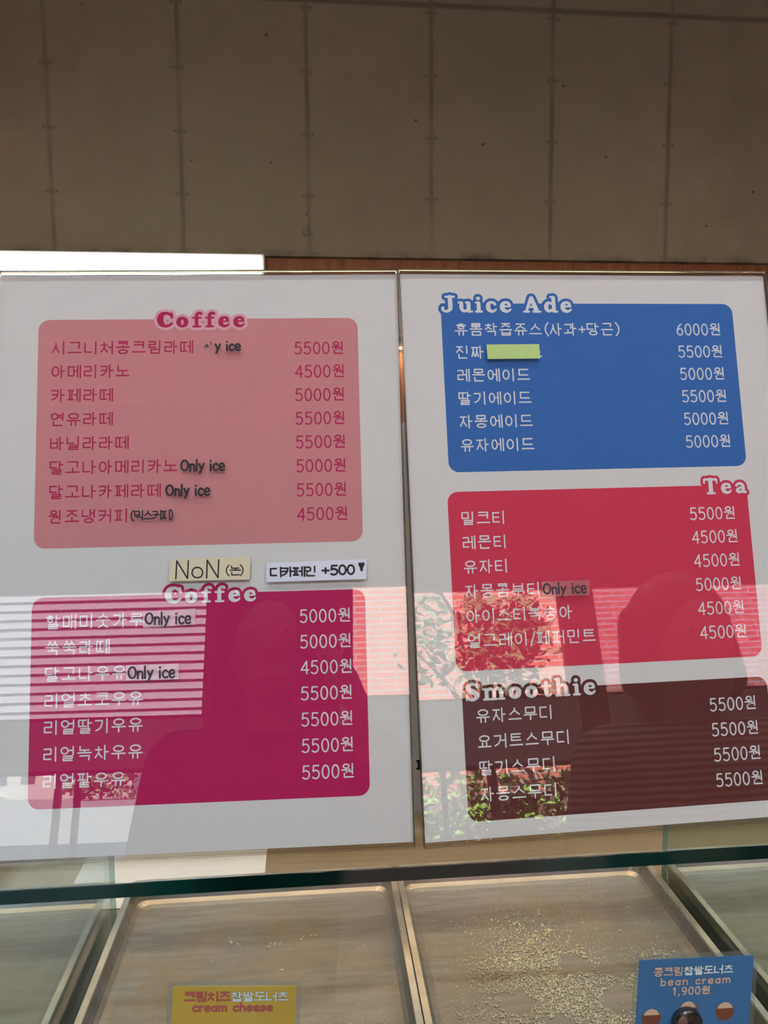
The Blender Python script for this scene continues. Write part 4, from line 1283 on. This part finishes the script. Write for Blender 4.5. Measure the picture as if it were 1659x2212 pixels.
cam_o = Vector((0, 0, 1.5))
CP = lambda x, y, z: cam_o + CAM_X * x + CAM_D * y + CAM_F * z
wr = CP(.035, .19, -.012)
make_person('person in dark clothes with long dark hair holding up a phone before their face',
            -.135, -.33, (-.135, -.295, 1.478), 1.275,
            (-.36, -.36, 1.02), (-.30, -.18, .88), (.15, .6, -.75), (.13, -.24, 1.07), tuple(wr), tuple(-CAM_D * .95 - CAM_X * .30), (.6, .3, -.7), tuple(-CAM_X * .8 - CAM_F * .1),
            MAT['dark_cloth'], .16)
make_person('person with short dark hair wearing a striped knitted top beside the photographer',
            .70, -.27, (.70, -.24, 1.455), 1.26,
            (.47, -.28, 1.02), (.52, -.08, .92), (.3, .8, -.4), (.93, -.20, 1.04), (.86, -.06, 1.20), (-.35, .3, .85), (.6, .2, -.7), (-.7, .6, -.2),
            MAT['knit'], .02)

# phone: its lens sits where the photograph is taken from
ph = thing('phone', 'dark mobile phone with round grip ring held upright', 'phone')
ph.matrix_world = Matrix((
    (CAM_X.x, -CAM_D.x, -CAM_F.x, 0), (CAM_X.y, -CAM_D.y, -CAM_F.y, 0), (CAM_X.z, -CAM_D.z, -CAM_F.z, 1.5), (0, 0, 0, 1)))
b = MB(); b.box(-.066, .016, -.152, .016, .006, .0145, bev=.0028); b.build('case', MAT['phone'], ph)
b = MB()
for yy in (-.022, -.042):
    b.cone((0, yy, .004), (0, yy, .0065), .0065, .0065, seg=20)
b.build('lens', MAT['lens'], ph)
b = MB()
seg = 28
for k in range(seg):
    a0, a1 = 2 * PI * k / seg, 2 * PI * (k + 1) / seg
    c = (-.018, -.075)
    P = lambda r_, a, z_: (c[0] + r_ * math.cos(a), c[1] + r_ * math.sin(a), z_)
    b.poly([P(.020, a0, .006), P(.020, a1, .006), P(.020, a1, .002), P(.020, a0, .002)])
    b.poly([P(.020, a0, .002), P(.020, a1, .002), P(.0165, a1, .002), P(.0165, a0, .002)])
    b.poly([P(.0165, a0, .002), P(.0165, a1, .002), P(.0165, a1, .006), P(.0165, a0, .006)])
b.build('grip_ring', MAT['lamp_ring'], ph)

# ------------------------------------------------------------------ outside
b = MB(); b.box(-60, 60, -120, YW - .2, -.3, -.02)
struct(b.build('ground_outside', MAT['paving']))
bb = thing('brick_building', 'red brick building with pale mortar across the street', 'building', (4.5, -11.0, -.02))
b = MB(); b.box(-4.93, 6.0, -1.5, 1.5, 0, 6.5); b.build('brick_wall', MAT['brick'], bb)
b = MB(); b.box(-5.0, 6.1, -1.6, 1.6, 6.5, 6.8); b.build('parapet', MAT['far_roof'], bb)
cn = thing('carport', 'carport with a deep fascia of pale lapped boards', 'carport', (-5.2, -9.6, -.02))
b = MB()
for k in range(20):
    z0 = 1.90 + .125 * k
    b.poly([(-4.6, .050, z0), (4.68, .050, z0), (4.68, .004, z0 + .130), (-4.6, .004, z0 + .130)])
    b.poly([(-4.6, -.002, z0), (4.68, -.002, z0), (4.68, .050, z0), (-4.6, .050, z0)])
b.box(-4.6, 4.68, -.10, -.003, 1.90, 4.36)
b.build('fascia', MAT['cladding'], cn)
b = MB(); b.box(-4.7, 4.7, -3.0, .10, 4.37, 4.45); b.build('roof', MAT['far_roof'], cn)
for x, y in ((-4.5, -.06), (0.0, -.06), (4.6, -.06), (-4.5, -2.9), (0.0, -2.9), (4.6, -2.9)):
    b = MB(); b.box(x - .05, x + .05, y - .05, y + .05, 0, 4.37); b.build('post', MAT['frame'], cn)
def leaf_cloud(n, centre, radii, size, seed, holes=.0):
    rnd = random.Random(seed)
    v, f = [], []
    blobs = [(rnd.uniform(-.7, .7), rnd.uniform(-.7, .7), rnd.uniform(-.75, .75), rnd.uniform(.18, .42)) for _ in range(26)]
    while len(f) < n:
        bx, by, bz, br = rnd.choice(blobs)
        p = Vector((bx + rnd.gauss(0, br * .6), by + rnd.gauss(0, br * .6), bz + rnd.gauss(0, br * .6)))
        c = Vector(centre) + Vector((p.x * radii[0], p.y * radii[1], p.z * radii[2]))
        u = Vector((rnd.gauss(0, 1), rnd.gauss(0, 1), rnd.gauss(0, .6))).normalized()
        w = u.orthogonal().normalized()
        w.rotate(Matrix.Rotation(rnd.uniform(0, 2 * PI), 3, u))
        s = size * rnd.uniform(.6, 1.3)
        m = len(v)
        nn = u.cross(w)
        v += [tuple(c - u * s), tuple(c - u * s * .2 + w * s * .45 + nn * s * .1), tuple(c + u * s), tuple(c - u * s * .2 - w * s * .45 + nn * s * .1)]
        f.append((m, m + 1, m + 2, m + 3))
    return v, f
tr = thing('tree', 'leafy green tree before the brick building', 'tree', (2.1, -7.4, -.02))
b = MB()
b.tube([(0, 0, 0), (.03, 0, .9), (-.02, .03, 1.7), (.05, 0, 2.6), (.0, 0, 3.4)], [.07, .06, .05, .035, .015])
for q in ((.9, .2, 2.9), (-.8, -.1, 2.7), (.6, -.4, 3.5), (-.6, .4, 3.4), (1.1, .1, 2.2), (-1.0, .2, 2.15)):
    b.tube([(0, 0, 1.6), (q[0] * .5, q[1] * .5, q[2] - .45), q], [.035, .024, .008], seg=8)
b.build('trunk', MAT['bark'], tr, smooth=True)
v, f = leaf_cloud(1300, (0.25, 0, 2.55), (.55, .45, .75), .075, 3)
v2, f2 = leaf_cloud(650, (-.75, .1, 2.85), (.95, .5, .8), .07, 9)
f += [tuple(q + len(v) for q in t_) for t_ in f2]
v += v2
link_mesh('foliage', v, f, MAT['leaf'], tr)
hd = thing('hedge', 'low sunlit green hedge in front of the brick building', 'hedge', (2.4, -8.6, -.02))
b = MB(); b.box(-2.2, 3.2, -.25, .25, 0, 1.0); b.build('stems', MAT['bark'], hd)
v, f = leaf_cloud(5200, (.5, 0, .75), (3.2, .45, .55), .07, 5)
link_mesh('foliage', v, f, MAT['hedge'], hd)
for i, (x, y, w, d, h, lab) in enumerate([(-22, -62, 9, 8, 3.0, 'low pale house far across the open ground, leftmost'), (-11.5, -70, 6, 8, 4.2, 'tall pale block far away, between two low houses'), (-30, -75, 8, 8, 2.6, 'small pale house far away at the open edge')]):
    hs = thing('far_house', lab, 'building', (x, y, -.02))
    b = MB(); b.box(-w / 2, w / 2, -d / 2, d / 2, 0, h); wl = b.build('walls', MAT['far_wall'], hs)
    b = MB(); b.box(-w / 2 - .2, w / 2 + .2, -d / 2 - .2, d / 2 + .2, h, h + .25); b.build('roof', MAT['far_roof'], hs)
    for k in range(3):
        b = MB(); xx = -w / 2 + w * (k + .5) / 3; b.box(xx - .5, xx + .5, d / 2, d / 2 + .03, h * .35, h * .75); b.build('window', MAT['pane_dark'], wl)
for i, (x, y, s) in enumerate([(-17, -50, 1.3), (-26, -48, 1.1)]):
    t_ = thing('bush', 'dark round bush far outside, %s' % ('nearer the tall block' if i == 0 else 'nearer the open edge'), 'bush', (x, y, -.02))
    v, f = leaf_cloud(900, (0, 0, s), (2.4, 1.2, s), .25, 11 + i)
    link_mesh('foliage', v, f, MAT['leaf'], t_)
    b = MB(); b.cone((0, 0, 0), (0, 0, s), .12, .06); b.build('stem', MAT['bark'], t_)
